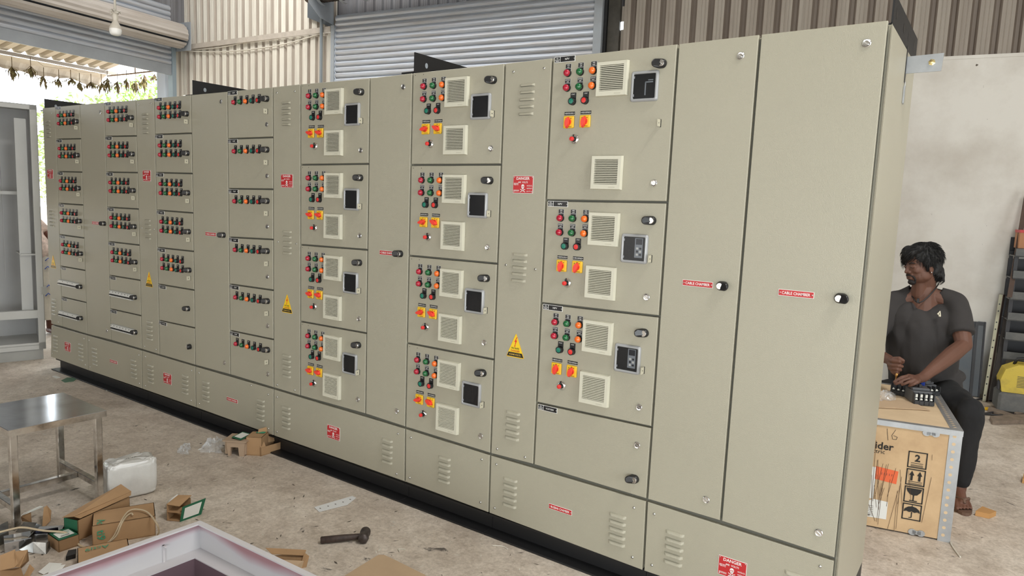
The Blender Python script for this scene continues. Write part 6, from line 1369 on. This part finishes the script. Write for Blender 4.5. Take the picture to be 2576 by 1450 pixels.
p = room(.41, BW-.30, 1.437); t = thing('storage_box', 'cardboard box with a red rim on top of the rack', 'box', p); MB().prism([p, p+RM_T*.30, p+RM_T*.30+RM_N*.22, p+RM_N*.22], (0, 0, .14), mat('orange_card', (.42, .20, .10), .8)).build('case', t, p); MB().prism([p-RM_T*.004-RM_N*.004+ZA*.14, p+RM_T*.304-RM_N*.004+ZA*.14, p+RM_T*.304+RM_N*.224+ZA*.14, p-RM_T*.004+RM_N*.224+ZA*.14], (0, 0, .025), DRED).build('lid', t, p+ZA*.14)
# yellow welding machine on a grimy case
YM = dirty('welder_yellow', (.62, .47, .06), (.22, .15, .05), 9, .7, .5, spots=True)
w0 = wallp(2510, 1020, .70); w0.z = 0; t = thing('machine_case', 'grimy dark metal case on the floor under the yellow welder', 'case', w0); MB().box(w0+RM_T*.36+RM_N*.16+ZA*.095, (.72, .30, .18), RKM, Matrix.Rotation(TH, 3, 'Z'), ch=.02).build('housing', t, w0); MB().box(w0+RM_T*.36+RM_N*.16+ZA*.0105, (.66, .24, .02), GME, Matrix.Rotation(TH, 3, 'Z')).build('foot', t, w0)
w1 = w0+ZA*.188; t = thing('welding_machine', 'dirty yellow welding machine with black handle at the right edge', 'welder', w1); RZ = Matrix.Rotation(TH, 3, 'Z')
P = lambda x, y, z: w1+RM_T*x+RM_N*y+ZA*z
mb = MB(); mb.prism([P(.02, .03, .0), P(.62, .03, 0), P(.62, .03, .20), P(.52, .03, .25), P(.12, .03, .25), P(.03, .03, .20), P(.0, .03, .10)], RM_N*.20, YM); mb.build('shell', t, w1)
mb = MB(); 
for k in range(8): mb.add([P(.12, .0285, .055+k*.013), P(.235, .0285, .055+k*.013), P(.235, .0285, .060+k*.013), P(.12, .0285, .060+k*.013)], [(0, 1, 2, 3)], MATS['louvre_slot'])
mb.build('vent_slots', t, P(.18, .03, .1)); mb = MB(); put_text(mb, 'EX', P(.262, .0280, .095), .042, BLACK, None, RM_T, ZA, .02); mb.build('lettering', t, P(.44, .03, .1))
MB().tube([P(.10, .12, .24), P(.12, .12, .29), P(.22, .12, .31), P(.40, .12, .31), P(.50, .12, .29), P(.53, .12, .24)], .013, BLACK, 8).build('handle', t, P(.3, .12, .25)); MB().tube([P(.24, .05, .25), P(.25, .045, .29), P(.34, .045, .295), P(.5, .045, .29)], .010, YM, 8).build('grip', t, P(.3, .05, .25)); MB().box(P(.0, .08, .05), (.02, .06, .08), GME, RZ, ch=.004).build('side_socket', t, P(0, .08, .05))
cordp = [(2440, 1000), (2462, 1006), (2500, 1018), (2540, 1022), (2580, 1020)]
for i, (q, m, r, lab) in enumerate([([(2448, 1008), (2475, 1004), (2515, 1014), (2535, 1010), (2528, 1030), (2480, 1040), (2450, 1036)], GME, .008, 'black cable lying in a loop in front of the beam'), ([(2455, 1046), (2480, 1042), (2520, 1046), (2576, 1040)], GME, .009, 'black cable trailing along the floor by the planks')]):
    cord(lab, [(x, y, .012) for x, y in q], r, 'floor_cable', m)
WDG = mat('grey_timber', (.22, .17, .13), .85, var=.3, vscale=15); WDL = mat('pale_timber', (.42, .35, .27), .8, var=.2, vscale=15)
for q, h_, m, lab in (([(2489, 1056), (2496, 1069), (2590, 1066), (2590, 1050)], .03, WDG, 'grey plank on the floor at the right edge, lower of the crossed ones'), ([(2484, 1036), (2492, 1030), (2556, 1052), (2548, 1058)], .025, WDG, 'grey plank slanting into the lower plank'), ([(2550, 1046), (2556, 1051), (2590, 1044), (2590, 1036)], .03, WDG, 'short grey plank end at the right frame edge'), ([(2464, 1016), (2466, 1023), (2506, 1027), (2508, 1020)], .02, WDL, 'pale short batten lying before the dark panel')):
    mb = MB(); mb.prism([atz(x, y, .002) for x, y in q], (0, 0, h_), m); tag(mb.build('plank', None, atz(*q[0], .002)), lab, 'plank', 'timber on the floor')
mb = MB(); mb.prism([atz(x, y, .002) for x, y in ((2476, 1032), (2478, 1027), (2486, 1028), (2485, 1033))], (0, 0, .01), YEL); tag(mb.build('yellow_piece', None, atz(2480, 1030)), 'tiny yellow plastic piece on the floor among the cables', 'scrap')
for q, h_, lab in (([(2453, 1298), (2488, 1306), (2505, 1299), (2470, 1286)], .028, 'small closed tan carton on the floor right of the sandal'), ([(2420, 1194), (2434, 1197), (2438, 1185), (2424, 1181)], .035, 'small tan carton behind the man\'s ankle'), ([(2571, 1216), (2590, 1220), (2590, 1205), (2574, 1202)], .03, 'small tan carton cut by the right frame edge')):
    mb = MB(); mb.prism([atz(x, y, .001) for x, y in q], (0, 0, h_), mat('tan_carton', (.50, .27, .10), .8)); tag(mb.build('small_carton', None, atz(*q[0], .001)), lab, 'carton', 'tan cartons right')
